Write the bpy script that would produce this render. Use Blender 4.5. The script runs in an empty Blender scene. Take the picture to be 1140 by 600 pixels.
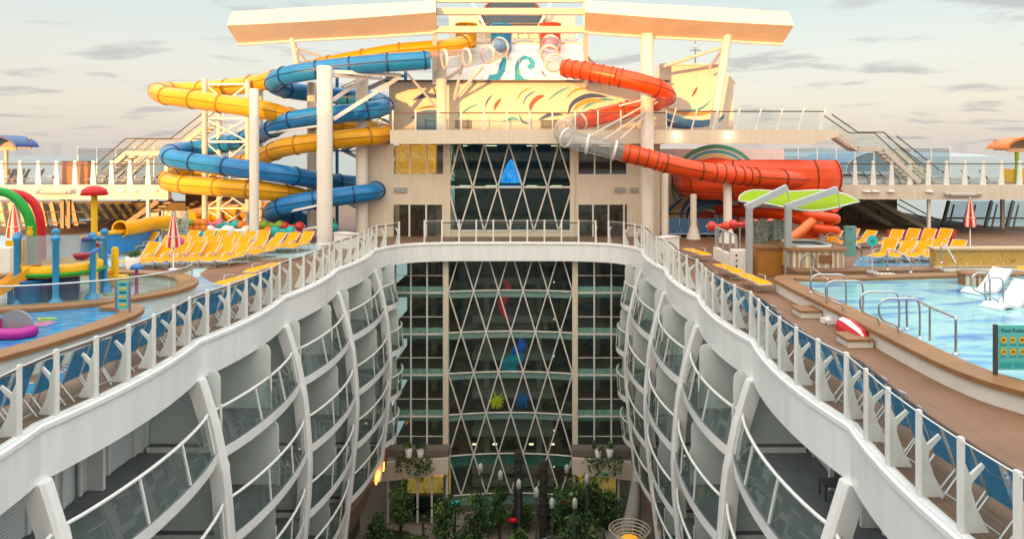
import bpy, math, random
from mathutils import Vector, Matrix
R = math.radians
random.seed(11)
SC = bpy.context.scene
COL = SC.collection
# ---------------------------------------------------------------- camera
F, CX, HY, CH = 820.0, 604.0, 172.0, 5.8       # focal length, vanishing point and eye height of the view
cam_d = bpy.data.cameras.new('camera'); cam = bpy.data.objects.new('camera', cam_d); COL.objects.link(cam)
cam.location = (0, 0, CH); cam.rotation_euler = (R(90), 0, 0)
cam_d.sensor_width = 36; cam_d.lens = F/1140*36
cam_d.shift_x = (570-CX)/1140; cam_d.shift_y = -(300-HY)/1140
cam_d.clip_start = .1; cam_d.clip_end = 60000
SC.camera = cam
# ---------------------------------------------------------------- sky and sun
SUN_EL, SUN_AZ = 4.5, 200.0                     # sun low behind the camera (azimuth clockwise from +Y)
world = bpy.data.worlds.new('World'); SC.world = world; world.use_nodes = True
nt = world.node_tree; nt.nodes.clear()
def N(t, **k):
    n = nt.nodes.new(t)
    for a, b in k.items(): setattr(n, a, b)
    return n
L = lambda a, b: nt.links.new(a, b)
out = N('ShaderNodeOutputWorld'); bg = N('ShaderNodeBackground'); bg.inputs[1].default_value = 0.15
sky = N('ShaderNodeTexSky', sky_type='NISHITA', sun_disc=False)
sky.sun_elevation = R(SUN_EL); sky.sun_rotation = R(SUN_AZ); sky.air_density = 1.0; sky.dust_density = 2.0; sky.ozone_density = 1.2
tc = N('ShaderNodeTexCoord'); sep = N('ShaderNodeSeparateXYZ'); L(tc.outputs['Generated'], sep.inputs[0])
# milky evening veil: brightness and colour by height above the horizon
ramp = N('ShaderNodeValToRGB'); L(sep.outputs[2], ramp.inputs[0])
e = ramp.color_ramp.elements
e[0].position = 0.0; e[0].color = (2.14, 1.94, 1.80, 1)
e[1].position = .75; e[1].color = (6.6, 7.0, 7.2, 1)
for p, c in ((.06, (2.30, 2.12, 1.93, 1)), (.13, (2.22, 2.18, 2.04, 1)), (.20, (1.86, 2.06, 2.04, 1)), (.30, (2.3, 2.5, 2.5, 1))):
    q = ramp.color_ramp.elements.new(p); q.color = c
mx = N('ShaderNodeMix', data_type='RGBA'); mx.inputs[0].default_value = .8
L(sky.outputs[0], mx.inputs[6]); L(ramp.outputs[0], mx.inputs[7])
# streaky clouds on a flat layer overhead
dv = N('ShaderNodeMath', operation='MAXIMUM'); L(sep.outputs[2], dv.inputs[0]); dv.inputs[1].default_value = .012
ad = N('ShaderNodeMath', operation='ADD'); L(dv.outputs[0], ad.inputs[0]); ad.inputs[1].default_value = .10
dx = N('ShaderNodeMath', operation='DIVIDE'); L(sep.outputs[0], dx.inputs[0]); L(ad.outputs[0], dx.inputs[1])
dy = N('ShaderNodeMath', operation='DIVIDE'); L(sep.outputs[1], dy.inputs[0]); L(ad.outputs[0], dy.inputs[1])
cb = N('ShaderNodeCombineXYZ'); L(dx.outputs[0], cb.inputs[0]); L(dy.outputs[0], cb.inputs[1])
mp = N('ShaderNodeMapping'); mp.inputs['Scale'].default_value = (1.35, 1.9, 1); mp.inputs['Location'].default_value = (3.9, 2.6, 0); L(cb.outputs[0], mp.inputs[0])
nz = N('ShaderNodeTexNoise'); nz.inputs['Scale'].default_value = 1.15; nz.inputs['Detail'].default_value = 7; nz.inputs['Roughness'].default_value = .52; nz.inputs['Distortion'].default_value = .25
L(mp.outputs[0], nz.inputs[0])
cr = N('ShaderNodeValToRGB'); L(nz.outputs[0], cr.inputs[0])
cr.color_ramp.elements[0].position = .545; cr.color_ramp.elements[0].color = (0, 0, 0, 1)
cr.color_ramp.elements[1].position = .65; cr.color_ramp.elements[1].color = (.6, .6, .6, 1)
mc = N('ShaderNodeMix', data_type='RGBA'); L(cr.outputs[0], mc.inputs[0]); L(mx.outputs[2], mc.inputs[6]); mc.inputs[7].default_value = (1.22, 1.16, 1.22, 1)
# the evening glow on the sunset side (behind the viewpoint) is brighter than the sky ahead
gm = N('ShaderNodeMapRange'); gm.inputs[1].default_value = .15; gm.inputs[2].default_value = -.8; gm.inputs[3].default_value = 1.0; gm.inputs[4].default_value = 1.0; gm.inputs[3].default_value = 0.0; L(sep.outputs[1], gm.inputs[0])
gt = N('ShaderNodeMix', data_type='RGBA'); L(gm.outputs[0], gt.inputs[0]); gt.inputs[6].default_value = (1, 1, 1, 1); gt.inputs[7].default_value = (1.56, 1.32, 1.06, 1)
mg = N('ShaderNodeMix', data_type='RGBA', blend_type='MULTIPLY'); mg.inputs[0].default_value = 1; L(mc.outputs[2], mg.inputs[6]); L(gt.outputs[2], mg.inputs[7])
L(mg.outputs[2], bg.inputs[0]); L(bg.outputs[0], out.inputs[0])
sun_d = bpy.data.lights.new('sun', 'SUN'); sun = bpy.data.objects.new('sun', sun_d); COL.objects.link(sun)
BLOCKER_H = 13.9  # height of the added sun blocker behind the viewpoint
sun_d.energy = 2.4; sun_d.angle = R(.6); sun_d.color = (1, .43, .11)
az = R(SUN_AZ); sd = Vector((math.sin(az)*math.cos(R(SUN_EL)), math.cos(az)*math.cos(R(SUN_EL)), math.sin(R(SUN_EL))))
sun.rotation_euler = sd.to_track_quat('Z', 'Y').to_euler(); sun.location = (0, -30, 40)
SC.view_settings.view_transform = 'Standard'; SC.view_settings.look = 'None'; SC.view_settings.gamma = 1
SC.view_settings.exposure = 1.38
SC.cycles.transparent_max_bounces = 24; SC.view_settings.use_curve_mapping = False
# ---------------------------------------------------------------- helpers
def S(px, py, Y): return Vector(((px-CX)*Y/F, Y, CH-(py-HY)*Y/F))
def G(px, py, z=0.0):
    Y = F*(CH-z)/(py-HY); return Vector(((px-CX)*Y/F, Y, z))
ORG = {}
class MB:
    def __init__(s): s.v = []; s.f = []; s.m = []; s.sm = []
    def add(s, vs, fs, mi=0, smooth=False):
        b = len(s.v); s.v += [Vector(p) for p in vs]
        for f in fs: s.f.append([b+i for i in f]); s.m.append(mi); s.sm.append(smooth)
        return s
    def bx(s, x0, x1, y0, y1, z0, z1, mi=0):
        return s.add([(x0,y0,z0),(x1,y0,z0),(x1,y1,z0),(x0,y1,z0),(x0,y0,z1),(x1,y0,z1),(x1,y1,z1),(x0,y1,z1)],
            [(0,3,2,1),(4,5,6,7),(0,1,5,4),(1,2,6,5),(2,3,7,6),(3,0,4,7)], mi)
    def box(s, c, d, rz=0, mi=0):
        m = Matrix.Rotation(rz, 3, 'Z'); c = Vector(c); h = Vector(d)/2
        vs = [c+m@Vector((sx*h.x, sy*h.y, sz*h.z)) for sz in (-1,1) for sx, sy in ((-1,-1),(1,-1),(1,1),(-1,1))]
        return s.add(vs, [(0,3,2,1),(4,5,6,7),(0,1,5,4),(1,2,6,5),(2,3,7,6),(3,0,4,7)], mi)
    def beam(s, p, q, w, h=None, mi=0, up=(0,0,1)):
        h = h or w; p = Vector(p); q = Vector(q); d = (q-p).normalized(); u = Vector(up)
        if abs(d.dot(u)) > .98: u = Vector((0,1,0))
        a = d.cross(u).normalized()*w/2; b = a.cross(d).normalized()*h/2
        vs = [o+i*a+j*b for o in (p, q) for i, j in ((-1,-1),(1,-1),(1,1),(-1,1))]
        return s.add(vs, [(3,2,1,0),(4,5,6,7),(0,1,5,4),(1,2,6,5),(2,3,7,6),(3,0,4,7)], mi)
    def tube(s, pts, r, n=8, closed=False, caps=True, mi=0):
        pts = [Vector(p) for p in pts]; k = len(pts); rr = r if isinstance(r, (list, tuple)) else [r]*k
        T = []
        for i in range(k):
            a = pts[(i-1) % k if closed else max(i-1, 0)]; b = pts[(i+1) % k if closed else min(i+1, k-1)]
            T.append((b-a).normalized() if (b-a).length > 1e-9 else Vector((0,0,1)))
        u = Vector((0,0,1)) if abs(T[0].z) < .95 else Vector((1,0,0))
        vs = []
        for i in range(k):
            u = (u-T[i]*u.dot(T[i])); u = u.normalized() if u.length > 1e-6 else T[i].orthogonal().normalized()
            w = T[i].cross(u)
            for j in range(n):
                a = 2*math.pi*j/n; vs.append(pts[i]+(u*math.cos(a)+w*math.sin(a))*rr[i])
        fs = []
        for i in range(k if closed else k-1):
            i2 = (i+1) % k
            for j in range(n): fs.append((i*n+j, i*n+(j+1)%n, i2*n+(j+1)%n, i2*n+j))
        s.add(vs, fs, mi, True)
        if caps and not closed:
            s.add(vs[:n], [tuple(range(n))[::-1]], mi); s.add(vs[-n:], [tuple(range(n))], mi)
        return s
    def lathe(s, prof, c=(0,0,0), n=20, mi=0, smooth=True, sx=1, sy=1):
        c = Vector(c); vs = []
        for r, z in prof:
            for j in range(n):
                a = 2*math.pi*j/n; vs.append(c+Vector((r*math.cos(a)*sx, r*math.sin(a)*sy, z)))
        fs = [(i*n+j, i*n+(j+1)%n, (i+1)*n+(j+1)%n, (i+1)*n+j) for i in range(len(prof)-1) for j in range(n)]
        s.add(vs, fs, mi, smooth)
        if prof[0][0] > 1e-4: s.add(vs[:n], [tuple(range(n))[::-1]], mi)
        if prof[-1][0] > 1e-4: s.add(vs[-n:], [tuple(range(n))], mi)
        return s
    def ball(s, c, r, n=12, mi=0, sz=1):
        return s.lathe([(max(1e-5, r*math.sin(math.pi*i/8)), -r*sz*math.cos(math.pi*i/8)) for i in range(9)], c, n, mi)
    def ext(s, poly, vec, mi=0):
        poly = [Vector(p) for p in poly]; n = len(poly); vec = Vector(vec)
        vs = poly+[p+vec for p in poly]
        fs = [tuple(range(n))[::-1], tuple(range(n, 2*n))]+[(i, (i+1)%n, n+(i+1)%n, n+i) for i in range(n)]
        return s.add(vs, fs, mi)
    def strip(s, A, B, mi=0, smooth=False):
        n = len(A); return s.add(list(A)+list(B), [(i, i+1, n+i+1, n+i) for i in range(n-1)], mi, smooth)
    def sweep(s, rings, mi=0, closed=True, smooth=False, caps=True, mis=None):
        # rings: list of equal-length point lists joined along the path
        n = len(rings[0]); vs = [p for r in rings for p in r]
        for j in range(n if closed else n-1):
            fs = [(i*n+j, i*n+(j+1)%n, (i+1)*n+(j+1)%n, (i+1)*n+j) for i in range(len(rings)-1)]
            b = len(s.v)
            s.v += [Vector(p) for i in range(len(rings)) for p in (rings[i][j], rings[i][(j+1)%n])]
            for i in range(len(rings)-1):
                s.f.append([b+2*i, b+2*i+1, b+2*i+3, b+2*i+2]); s.m.append(mis[j] if mis else mi); s.sm.append(smooth)
        if caps and closed:
            s.add(rings[0], [tuple(range(n))[::-1]], mi); s.add(rings[-1], [tuple(range(n))], mi)
        return s
    def build(s, name, mats, parent=None):
        me = bpy.data.meshes.new(name); o = bpy.data.objects.new(name, me); COL.objects.link(o)
        org = ORG.get(parent.name, Vector()) if parent else Vector()
        me.from_pydata([v-org for v in s.v], [], s.f)
        if not isinstance(mats, (list, tuple)): mats = [mats]
        for m in mats: me.materials.append(m)
        me.polygons.foreach_set('material_index', s.m); me.polygons.foreach_set('use_smooth', s.sm)
        me.update()
        if parent: o.parent = parent; ORG[o.name] = org
        return o
def tag(o, label=None, cat=None, group=None, kind=None):
    if label: o['label'] = label
    if cat: o['category'] = cat
    if group: o['group'] = group
    if kind: o['kind'] = kind
    return o
def thing(name, label, cat, loc=(0,0,0), group=None):
    o = bpy.data.objects.new(name, None); COL.objects.link(o); o.location = loc; o.empty_display_size = .3
    ORG[o.name] = Vector(loc); return tag(o, label, cat, group)
def struct(name, mb, m): return tag(mb.build(name, m), kind='structure')
def copy_tree(o, parent=None):
    c = o.copy(); COL.objects.link(c); c.parent = parent
    for ch in list(o.children): copy_tree(ch, c)
    return c
ORD = 'first second third fourth fifth sixth seventh eighth ninth tenth eleventh twelfth thirteenth fourteenth fifteenth sixteenth seventeenth eighteenth nineteenth twentieth twenty-first twenty-second twenty-third twenty-fourth twenty-fifth twenty-sixth'.split()
class Stamp:
    """first call moves the prototype itself, later calls copy it with its parts"""
    def __init__(s, proto): s.p = proto; s.used = False
    def put(s, loc, rz=0, label=None, group=None, sc=1):
        o = s.p if not s.used else copy_tree(s.p)
        s.used = True
        o.location = loc; o.rotation_euler = (0, 0, rz); o.scale = (sc,)*3
        if label: o['label'] = label
        if group: o['group'] = group
        return o
def smooth_path(P, step=.35):
    P = [Vector(p) for p in P]; out = []
    for i in range(len(P)-1):
        a = P[i-1] if i else P[0]*2-P[1]; b = P[i]; c = P[i+1]; d = P[i+2] if i+2 < len(P) else P[-1]*2-P[-2]
        n = max(2, int((c-b).length/step))
        for k in range(n):
            t = k/n; out.append(.5*((2*b)+(c-a)*t+(2*a-5*b+4*c-d)*t*t+(3*b-a-3*c+d)*t**3))
    out.append(P[-1]); return out
def interp(x, tab):
    for (a, p), (b, q) in zip(tab, tab[1:]):
        if (a <= x <= b) or (b <= x <= a): return p+(q-p)*(x-a)/(b-a)
    return tab[0][1] if abs(x-tab[0][0]) < abs(x-tab[-1][0]) else tab[-1][1]
# ---------------------------------------------------------------- materials
MC = {}
def mat(name, col, rough=.5, metal=0., var=.10, scale=2.5, bump=0., coat=0., emit=None, spec=None, streak=False):
    if name in MC: return MC[name]
    m = bpy.data.materials.new(name); m.use_nodes = True; t = m.node_tree; b = t.nodes['Principled BSDF']
    b.inputs['Roughness'].default_value = rough; b.inputs['Metallic'].default_value = metal
    if spec is not None: b.inputs['Specular IOR Level'].default_value = spec
    if coat: b.inputs['Coat Weight'].default_value = coat; b.inputs['Coat Roughness'].default_value = .12
    c = t.nodes.new('ShaderNodeTexCoord'); nz = t.nodes.new('ShaderNodeTexNoise'); nz.inputs['Scale'].default_value = scale; nz.inputs['Detail'].default_value = 6; nz.inputs['Roughness'].default_value = .62
    if streak:
        mp = t.nodes.new('ShaderNodeMapping'); mp.inputs['Scale'].default_value = (2.2, 2.2, .22); t.links.new(c.outputs['Object'], mp.inputs[0]); t.links.new(mp.outputs[0], nz.inputs[0])
    else: t.links.new(c.outputs['Object'], nz.inputs[0])
    mx = t.nodes.new('ShaderNodeMix'); mx.data_type = 'RGBA'
    k = lambda f: tuple(min(1, x*f) for x in col[:3])+(1,)
    mr = t.nodes.new('ShaderNodeMapRange'); mr.inputs[1].default_value = .3; mr.inputs[2].default_value = .7
    t.links.new(nz.outputs[0], mr.inputs[0]); t.links.new(mr.outputs[0], mx.inputs[0])
    mx.inputs[6].default_value = k(1-var); mx.inputs[7].default_value = k(1+var*.6); t.links.new(mx.outputs[2], b.inputs['Base Color'])
    r2 = t.nodes.new('ShaderNodeMapRange'); r2.inputs[3].default_value = max(0, rough-.08); r2.inputs[4].default_value = min(1, rough+.12); t.links.new(nz.outputs[0], r2.inputs[0]); t.links.new(r2.outputs[0], b.inputs['Roughness'])
    if bump:
        bp = t.nodes.new('ShaderNodeBump'); bp.inputs['Strength'].default_value = bump; bp.inputs['Distance'].default_value = .02
        t.links.new(nz.outputs[0], bp.inputs['Height']); t.links.new(bp.outputs[0], b.inputs['Normal'])
    if emit: b.inputs['Emission Color'].default_value = tuple(col[:3])+(1,); b.inputs['Emission Strength'].default_value = emit
    MC[name] = m; return m
def glass(name, tint, trans=.8, rough=.02, body=None, refl=1.0):
    if name in MC: return MC[name]
    m = bpy.data.materials.new(name); m.use_nodes = True; t = m.node_tree; t.nodes.clear()
    o = t.nodes.new('ShaderNodeOutputMaterial'); tr = t.nodes.new('ShaderNodeBsdfTransparent'); tr.inputs[0].default_value = tuple(tint)+(1,)
    gl = t.nodes.new('ShaderNodeBsdfGlossy'); gl.inputs['Roughness'].default_value = rough
    df = t.nodes.new('ShaderNodeBsdfDiffuse'); df.inputs[0].default_value = tuple(body or tint)+(1,)
    a = t.nodes.new('ShaderNodeMixShader'); a.inputs[0].default_value = trans; t.links.new(df.outputs[0], a.inputs[1]); t.links.new(tr.outputs[0], a.inputs[2])
    lw = t.nodes.new('ShaderNodeLayerWeight'); lw.inputs[0].default_value = .5     # same reflection from either side of the sheet
    pw = t.nodes.new('ShaderNodeMath'); pw.operation = 'POWER'; pw.inputs[1].default_value = 5; t.links.new(lw.outputs['Facing'], pw.inputs[0])
    ml = t.nodes.new('ShaderNodeMath'); ml.operation = 'MULTIPLY_ADD'; ml.inputs[1].default_value = .9*min(1, refl); ml.inputs[2].default_value = .045*refl; ml.use_clamp = True; t.links.new(pw.outputs[0], ml.inputs[0])
    b = t.nodes.new('ShaderNodeMixShader'); t.links.new(ml.outputs[0], b.inputs[0]); t.links.new(a.outputs[0], b.inputs[1]); t.links.new(gl.outputs[0], b.inputs[2])
    t.links.new(b.outputs[0], o.inputs[0]); MC[name] = m; return m
def planks(name, c1, c2, w=.14, along='Y'):
    m = bpy.data.materials.new(name); m.use_nodes = True; t = m.node_tree; b = t.nodes['Principled BSDF']; b.inputs['Roughness'].default_value = .62
    c = t.nodes.new('ShaderNodeTexCoord'); mp = t.nodes.new('ShaderNodeMapping'); t.links.new(c.outputs['Object'], mp.inputs[0])
    if along == 'Y': mp.inputs['Rotation'].default_value = (0, 0, R(90))
    br = t.nodes.new('ShaderNodeTexBrick'); br.inputs['Scale'].default_value = 1; br.inputs['Brick Width'].default_value = 3.1; br.inputs['Row Height'].default_value = w; br.inputs['Mortar Size'].default_value = .006
    br.inputs['Color1'].default_value = tuple(c1)+(1,); br.inputs['Color2'].default_value = tuple(c2)+(1,); br.inputs['Mortar'].default_value = tuple(x*.35 for x in c1)+(1,)
    t.links.new(mp.outputs[0], br.inputs[0])
    nz = t.nodes.new('ShaderNodeTexNoise'); nz.inputs['Scale'].default_value = .5; nz.inputs['Detail'].default_value = 8; t.links.new(c.outputs['Object'], nz.inputs[0])
    mr = t.nodes.new('ShaderNodeMapRange'); mr.inputs[1].default_value = .3; mr.inputs[2].default_value = .7; mr.inputs[3].default_value = .78; mr.inputs[4].default_value = 1.12; t.links.new(nz.outputs[0], mr.inputs[0])
    mu = t.nodes.new('ShaderNodeMix'); mu.data_type = 'RGBA'; mu.blend_type = 'MULTIPLY'; mu.inputs[0].default_value = 1
    t.links.new(br.outputs[0], mu.inputs[6]); t.links.new(mr.outputs[0], mu.inputs[7]); t.links.new(mu.outputs[2], b.inputs['Base Color'])
    MC[name] = m; return m
def patterned(name, cols, scale=(1,1,1), nscale=1.0, dist=1.5, rough=.1, bump=.15, bscale=5, detail=3, const=False, emit=0):
    """colour bands driven by a distorted noise, for painted pool floors under water and mosaics"""
    m = bpy.data.materials.new(name); m.use_nodes = True; t = m.node_tree; b = t.nodes['Principled BSDF']; b.inputs['Roughness'].default_value = rough
    c = t.nodes.new('ShaderNodeTexCoord'); mp = t.nodes.new('ShaderNodeMapping'); mp.inputs['Scale'].default_value = scale; t.links.new(c.outputs['Object'], mp.inputs[0])
    nz = t.nodes.new('ShaderNodeTexNoise'); nz.inputs['Scale'].default_value = nscale; nz.inputs['Detail'].default_value = detail; nz.inputs['Distortion'].default_value = dist; t.links.new(mp.outputs[0], nz.inputs[0])
    rp = t.nodes.new('ShaderNodeValToRGB'); t.links.new(nz.outputs[0], rp.inputs[0]); el = rp.color_ramp.elements
    if const: rp.color_ramp.interpolation = 'CONSTANT'
    k = len(cols); el[0].position = .32; el[0].color = tuple(cols[0])+(1,); el[1].position = .68; el[1].color = tuple(cols[-1])+(1,)
    for i in range(1, k-1): q = el.new(.32+.36*i/(k-1)); q.color = tuple(cols[i])+(1,)
    t.links.new(rp.outputs[0], b.inputs['Base Color'])
    if emit: t.links.new(rp.outputs[0], b.inputs['Emission Color']); b.inputs['Emission Strength'].default_value = emit
    if bump:
        n2 = t.nodes.new('ShaderNodeTexNoise'); n2.inputs['Scale'].default_value = bscale; n2.inputs['Detail'].default_value = 4; t.links.new(c.outputs['Object'], n2.inputs[0])
        bp = t.nodes.new('ShaderNodeBump'); bp.inputs['Strength'].default_value = bump; bp.inputs['Distance'].default_value = .05; t.links.new(n2.outputs[0], bp.inputs['Height']); t.links.new(bp.outputs[0], b.inputs['Normal'])
    MC[name] = m; return m
def stripes(name, cols, width=.1, axis=0, rough=.45):
    m = bpy.data.materials.new(name); m.use_nodes = True; t = m.node_tree; b = t.nodes['Principled BSDF']; b.inputs['Roughness'].default_value = rough
    c = t.nodes.new('ShaderNodeTexCoord'); sp = t.nodes.new('ShaderNodeSeparateXYZ'); t.links.new(c.outputs['Object'], sp.inputs[0])
    d = t.nodes.new('ShaderNodeMath'); d.operation = 'DIVIDE'; d.inputs[1].default_value = width*len(cols); t.links.new(sp.outputs[axis], d.inputs[0])
    fr = t.nodes.new('ShaderNodeMath'); fr.operation = 'FRACT'; t.links.new(d.outputs[0], fr.inputs[0])
    rp = t.nodes.new('ShaderNodeValToRGB'); rp.color_ramp.interpolation = 'CONSTANT'; t.links.new(fr.outputs[0], rp.inputs[0]); el = rp.color_ramp.elements
    el[0].position = 0; el[0].color = tuple(cols[0])+(1,); el[1].position = 1/len(cols); el[1].color = tuple(cols[1])+(1,)
    for i in range(2, len(cols)): q = el.new(i/len(cols)); q.color = tuple(cols[i])+(1,)
    t.links.new(rp.outputs[0], b.inputs['Base Color']); MC[name] = m; return m
WHITE = mat('white_paint', (.78, .77, .75), .38, var=.09, streak=True, coat=.2)
FASC = mat('fascia_paint', (.82, .82, .81), .34, var=.08, scale=1.1, streak=True, coat=.25)
CREAM = mat('cream_paint', (.72, .62, .50), .45, var=.08, streak=True)
COLW = mat('column_paint', (.75, .69, .61), .4, var=.06, streak=True)
GREYP = mat('grey_paint', (.34, .35, .36), .5)
DKGREY = mat('dark_grey', (.055, .06, .062), .6)
FLOORG = mat('balcony_floor', (.12, .13, .135), .7, var=.2)
DARKRAIL = mat('dark_handrail', (.10, .055, .04), .4)
STEEL = mat('steel', (.55, .55, .55), .25, metal=1, var=.05)
ALU = mat('aluminium', (.62, .63, .64), .38, metal=.8)
YEL = mat('slide_yellow', (.83, .38, .004), .3, var=.14, scale=.9, coat=.12, spec=.35)
BLU = mat('slide_blue', (.015, .21, .54), .3, var=.16, scale=.9, coat=.12, spec=.35)
RED = mat('slide_red', (.78, .07, .005), .3, var=.14, scale=.9, coat=.2, spec=.4)
YELD = mat('slide_yellow_joint', (.40, .20, .01), .4); BLUD = mat('slide_blue_joint', (.005, .05, .16), .4); REDD = mat('slide_red_joint', (.22, .03, .01), .4)
YFAB = mat('yellow_fabric', (.84, .35, .006), .75, var=.14, scale=5, spec=.2)
BFAB = mat('blue_fabric', (.02, .20, .42), .75, var=.18, scale=5, spec=.2)
BFAB2 = mat('dusty_blue_fabric', (.06, .16, .30), .75, var=.15)
RFAB = mat('red_fabric', (.62, .02, .03), .7); CFAB = mat('cream_fabric', (.80, .66, .55), .75)
LIME = mat('lime_fabric', (.26, .38, .010), .85, var=.12, spec=.15)
WOODC = mat('coping_wood', (.28, .135, .05), .5, var=.22, scale=1.4)
DECKM = planks('teak_deck', (.235, .125, .068), (.205, .105, .055), .13)
DECKR = planks('rubber_deck', (.225, .112, .055), (.215, .106, .052), .6)
TEAL = mat('teal_sign', (.02, .42, .48), .4); GREEN = mat('play_green', (.01, .30, .03), .4, spec=.3)
PBLUE = mat('play_blue', (.01, .16, .50), .35, coat=.3); PYEL = mat('play_yellow', (.80, .44, .006), .4, spec=.3); PRED = mat('play_red', (.55, .008, .012), .4, spec=.3)
PURP = mat('play_purple', (.30, .02, .22), .35); PINK = mat('play_pink', (.72, .05, .30), .4); ORNG = mat('play_orange', (.85, .22, .01), .4)
TURQ = mat('play_turquoise', (.02, .45, .45), .4); PWHITE = mat('play_white', (.82, .80, .76), .4)
PANEL = glass('frosted_panel', (.62, .62, .62), .45, .2, (.42, .41, .42))
GRAIL = glass('rail_glass', (.90, .94, .92), .97, .01, (.6, .7, .68), .8)
GBAL = glass('balcony_glass', (.70, .78, .75), .90, .01, (.40, .50, .47), 2.2)
GFACE = glass('facade_glass', (.56, .72, .70), .95, .01, (.02, .03, .03), .9)
GDOOR = glass('door_glass', (.30, .38, .37), .80, .01, (.16, .22, .21), 1.2)
GCLEAR = glass('clear_tube', (.88, .89, .90), .86, .05, (.55, .56, .58), 1.6)
FROST = glass('frosted_divider', (.66, .72, .69), .25, .25, (.84, .90, .87), 2.0)
WSCR = glass('wind_screen', (.55, .66, .72), .93, .01, (.2, .26, .3), 1.0)
SPAN = mat('teal_spandrel', (.16, .33, .27), .25, var=.15)
SEAM = mat('seam', (.05, .05, .05), .6)
# ================================================================ SETTING
sea = MB(); sea.add([(-26000,-9000,-48),(26000,-9000,-48),(26000,40000,-48),(-26000,40000,-48)], [(0,1,2,3)])
struct('sea', sea, patterned('sea_water', [(.16,.20,.21),(.19,.235,.245),(.22,.26,.265)], (1,.3,1), .02, .6, .25, .5, .12))
hl = MB()
for i, (x, w, h) in enumerate(((7200, 1500, 130), (8600, 1900, 210), (10600, 2000, 120))):
    hl.lathe([(w, 0), (w*.8, h*.45), (w*.45, h*.85), (w*.1, h), (1e-3, h)], (x, 21000, -48), 24)
struct('hills', hl, mat('far_hill', (.34, .42, .47), .9))
# ---- plan of the atrium edge: half width at each crease, mirrored about X0
X0 = -2.08
KN = [(1.4, 8.7), (8.6, 8.68), (15.75, 8.65), (22.9, 8.6), (30.0, 8.42), (37.1, 8.27), (44.3, 8.08)]
BULGE = .32
def bay_pt(i, t, b=BULGE):
    (y0, w0), (y1, w1) = KN[i], KN[i+1]
    return w0+(w1-w0)*t - b*4*t*(1-t), y0+(y1-y0)*t
def edge(side, n=10):
    pts = []
    for i in range(len(KN)-1):
        for k in range(n):
            w, y = bay_pt(i, k/n); pts.append((X0+side*w, y))
    pts.append((X0+side*KN[-1][1], KN[-1][0]))
    return pts
def corner(side):                                # soft corner from the last crease to the front
    P = [Vector((8.08, 44.3, 0)), Vector((7.72, 45.9, 0)), Vector((6.9, 47.2, 0)), Vector((5.6, 47.95, 0)), Vector((3.6, 48.3, 0)), Vector((0, 48.4, 0))]
    return [(X0+side*p.x, p.y) for p in smooth_path(P, .35)]
EL, ER = edge(-1)+corner(-1)[1:], edge(1)+corner(1)[1:]
U = EL+ER[::-1][1:]                              # one run: left side, front, right side
def offset(P, d):                                # shift outward, away from the atrium
    out = []
    for i, (x, y) in enumerate(P):
        a = P[max(i-1, 0)]; b = P[min(i+1, len(P)-1)]; t = Vector((b[0]-a[0], b[1]-a[1])).normalized()
        out.append((x-t.y*d, y+t.x*d))
    return out
XL, XR, YE = -40.0, 36.0, 96.0
dk = MB()
for P, X in ((EL, XL), (ER, XR)):
    n = len(P)
    A = [(x, y, 0) for x, y in P]; B = [(X, y, 0) for x, y in P]
    if X < 0: dk.strip(B, A)
    else: dk.strip(A, B)
dk.add([(XL,48.4,0),(XR,48.4,0),(XR,YE,0),(XL,YE,0)], [(0,1,2,3)])
# edge of the two side decks beyond the front line is closed by the strip quads above
struct('pool_deck', dk, DECKM)
# painted blue zone of the kids' deck and pale wet-look path
def sheet(name, pts, z, m, kind='structure'):
    o = MB().add([(p[0], p[1], z) for p in pts], [tuple(range(len(pts)))]).build(name, m)
    return tag(o, kind=kind)
LAGOON = patterned('lagoon_water', [(.02,.22,.42),(.03,.30,.52),(.05,.38,.60),(.10,.45,.62)], (1,2,1), .8, 1.2, .06, .35, 6)
LAGPALE = mat('wet_pale_deck', (.40, .58, .62), .3, var=.25, scale=.8)
def gp(L, z=0): return [G(px, py, z) for px, py in L]
sheet('painted_deck', gp([(150,338),(165,320),(215,300),(170,296),(-120,303),(-120,262),(240,262),(360,272),(352,285),(262,322),(150,360)]), .004, LAGPALE)
sheet('lagoon', gp([(150,362),(160,340),(200,318),(226,306),(262,304),(246,322),(212,338)]), .008, LAGOON)
sheet('sun_island', gp([(222,305),(236,296),(300,289),(352,284),(330,300),(262,317),(234,314)]), .012, DECKR)
sheet('walkway', [(X0+9.4,10),(X0+14.6,10),(X0+14.6,20),(11.5,28),(9.5,36),(9.0,47),(14,49),(14,56),(6.5,56),(6.0,47),(X0+8.9,42),(X0+9.1,30),(X0+9.3,20)], .004, DECKR)
# ================================================================ FASCIA round the atrium
fa = MB(); Ui = offset(U, .17); Uo = offset(U, -.06)
rings = []
for (x, y), (xi, yi), (xo, yo) in zip(U, Ui, Uo):
    rings.append([Vector((x,y,.03)), Vector((xo,yo,.0)), Vector((xo,yo,-.10)), Vector((x,y,-.13)), Vector((x,y,-1.2)), Vector((xi,yi,-1.2)), Vector((xi,yi,.06)), Vector((x,y,.06))])
fa.sweep(rings, 0)
o = fa.build('fascia_band', FASC)
tag(o, 'long white scalloped band wrapping the atrium edge under the glass railing', 'fascia')
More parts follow.
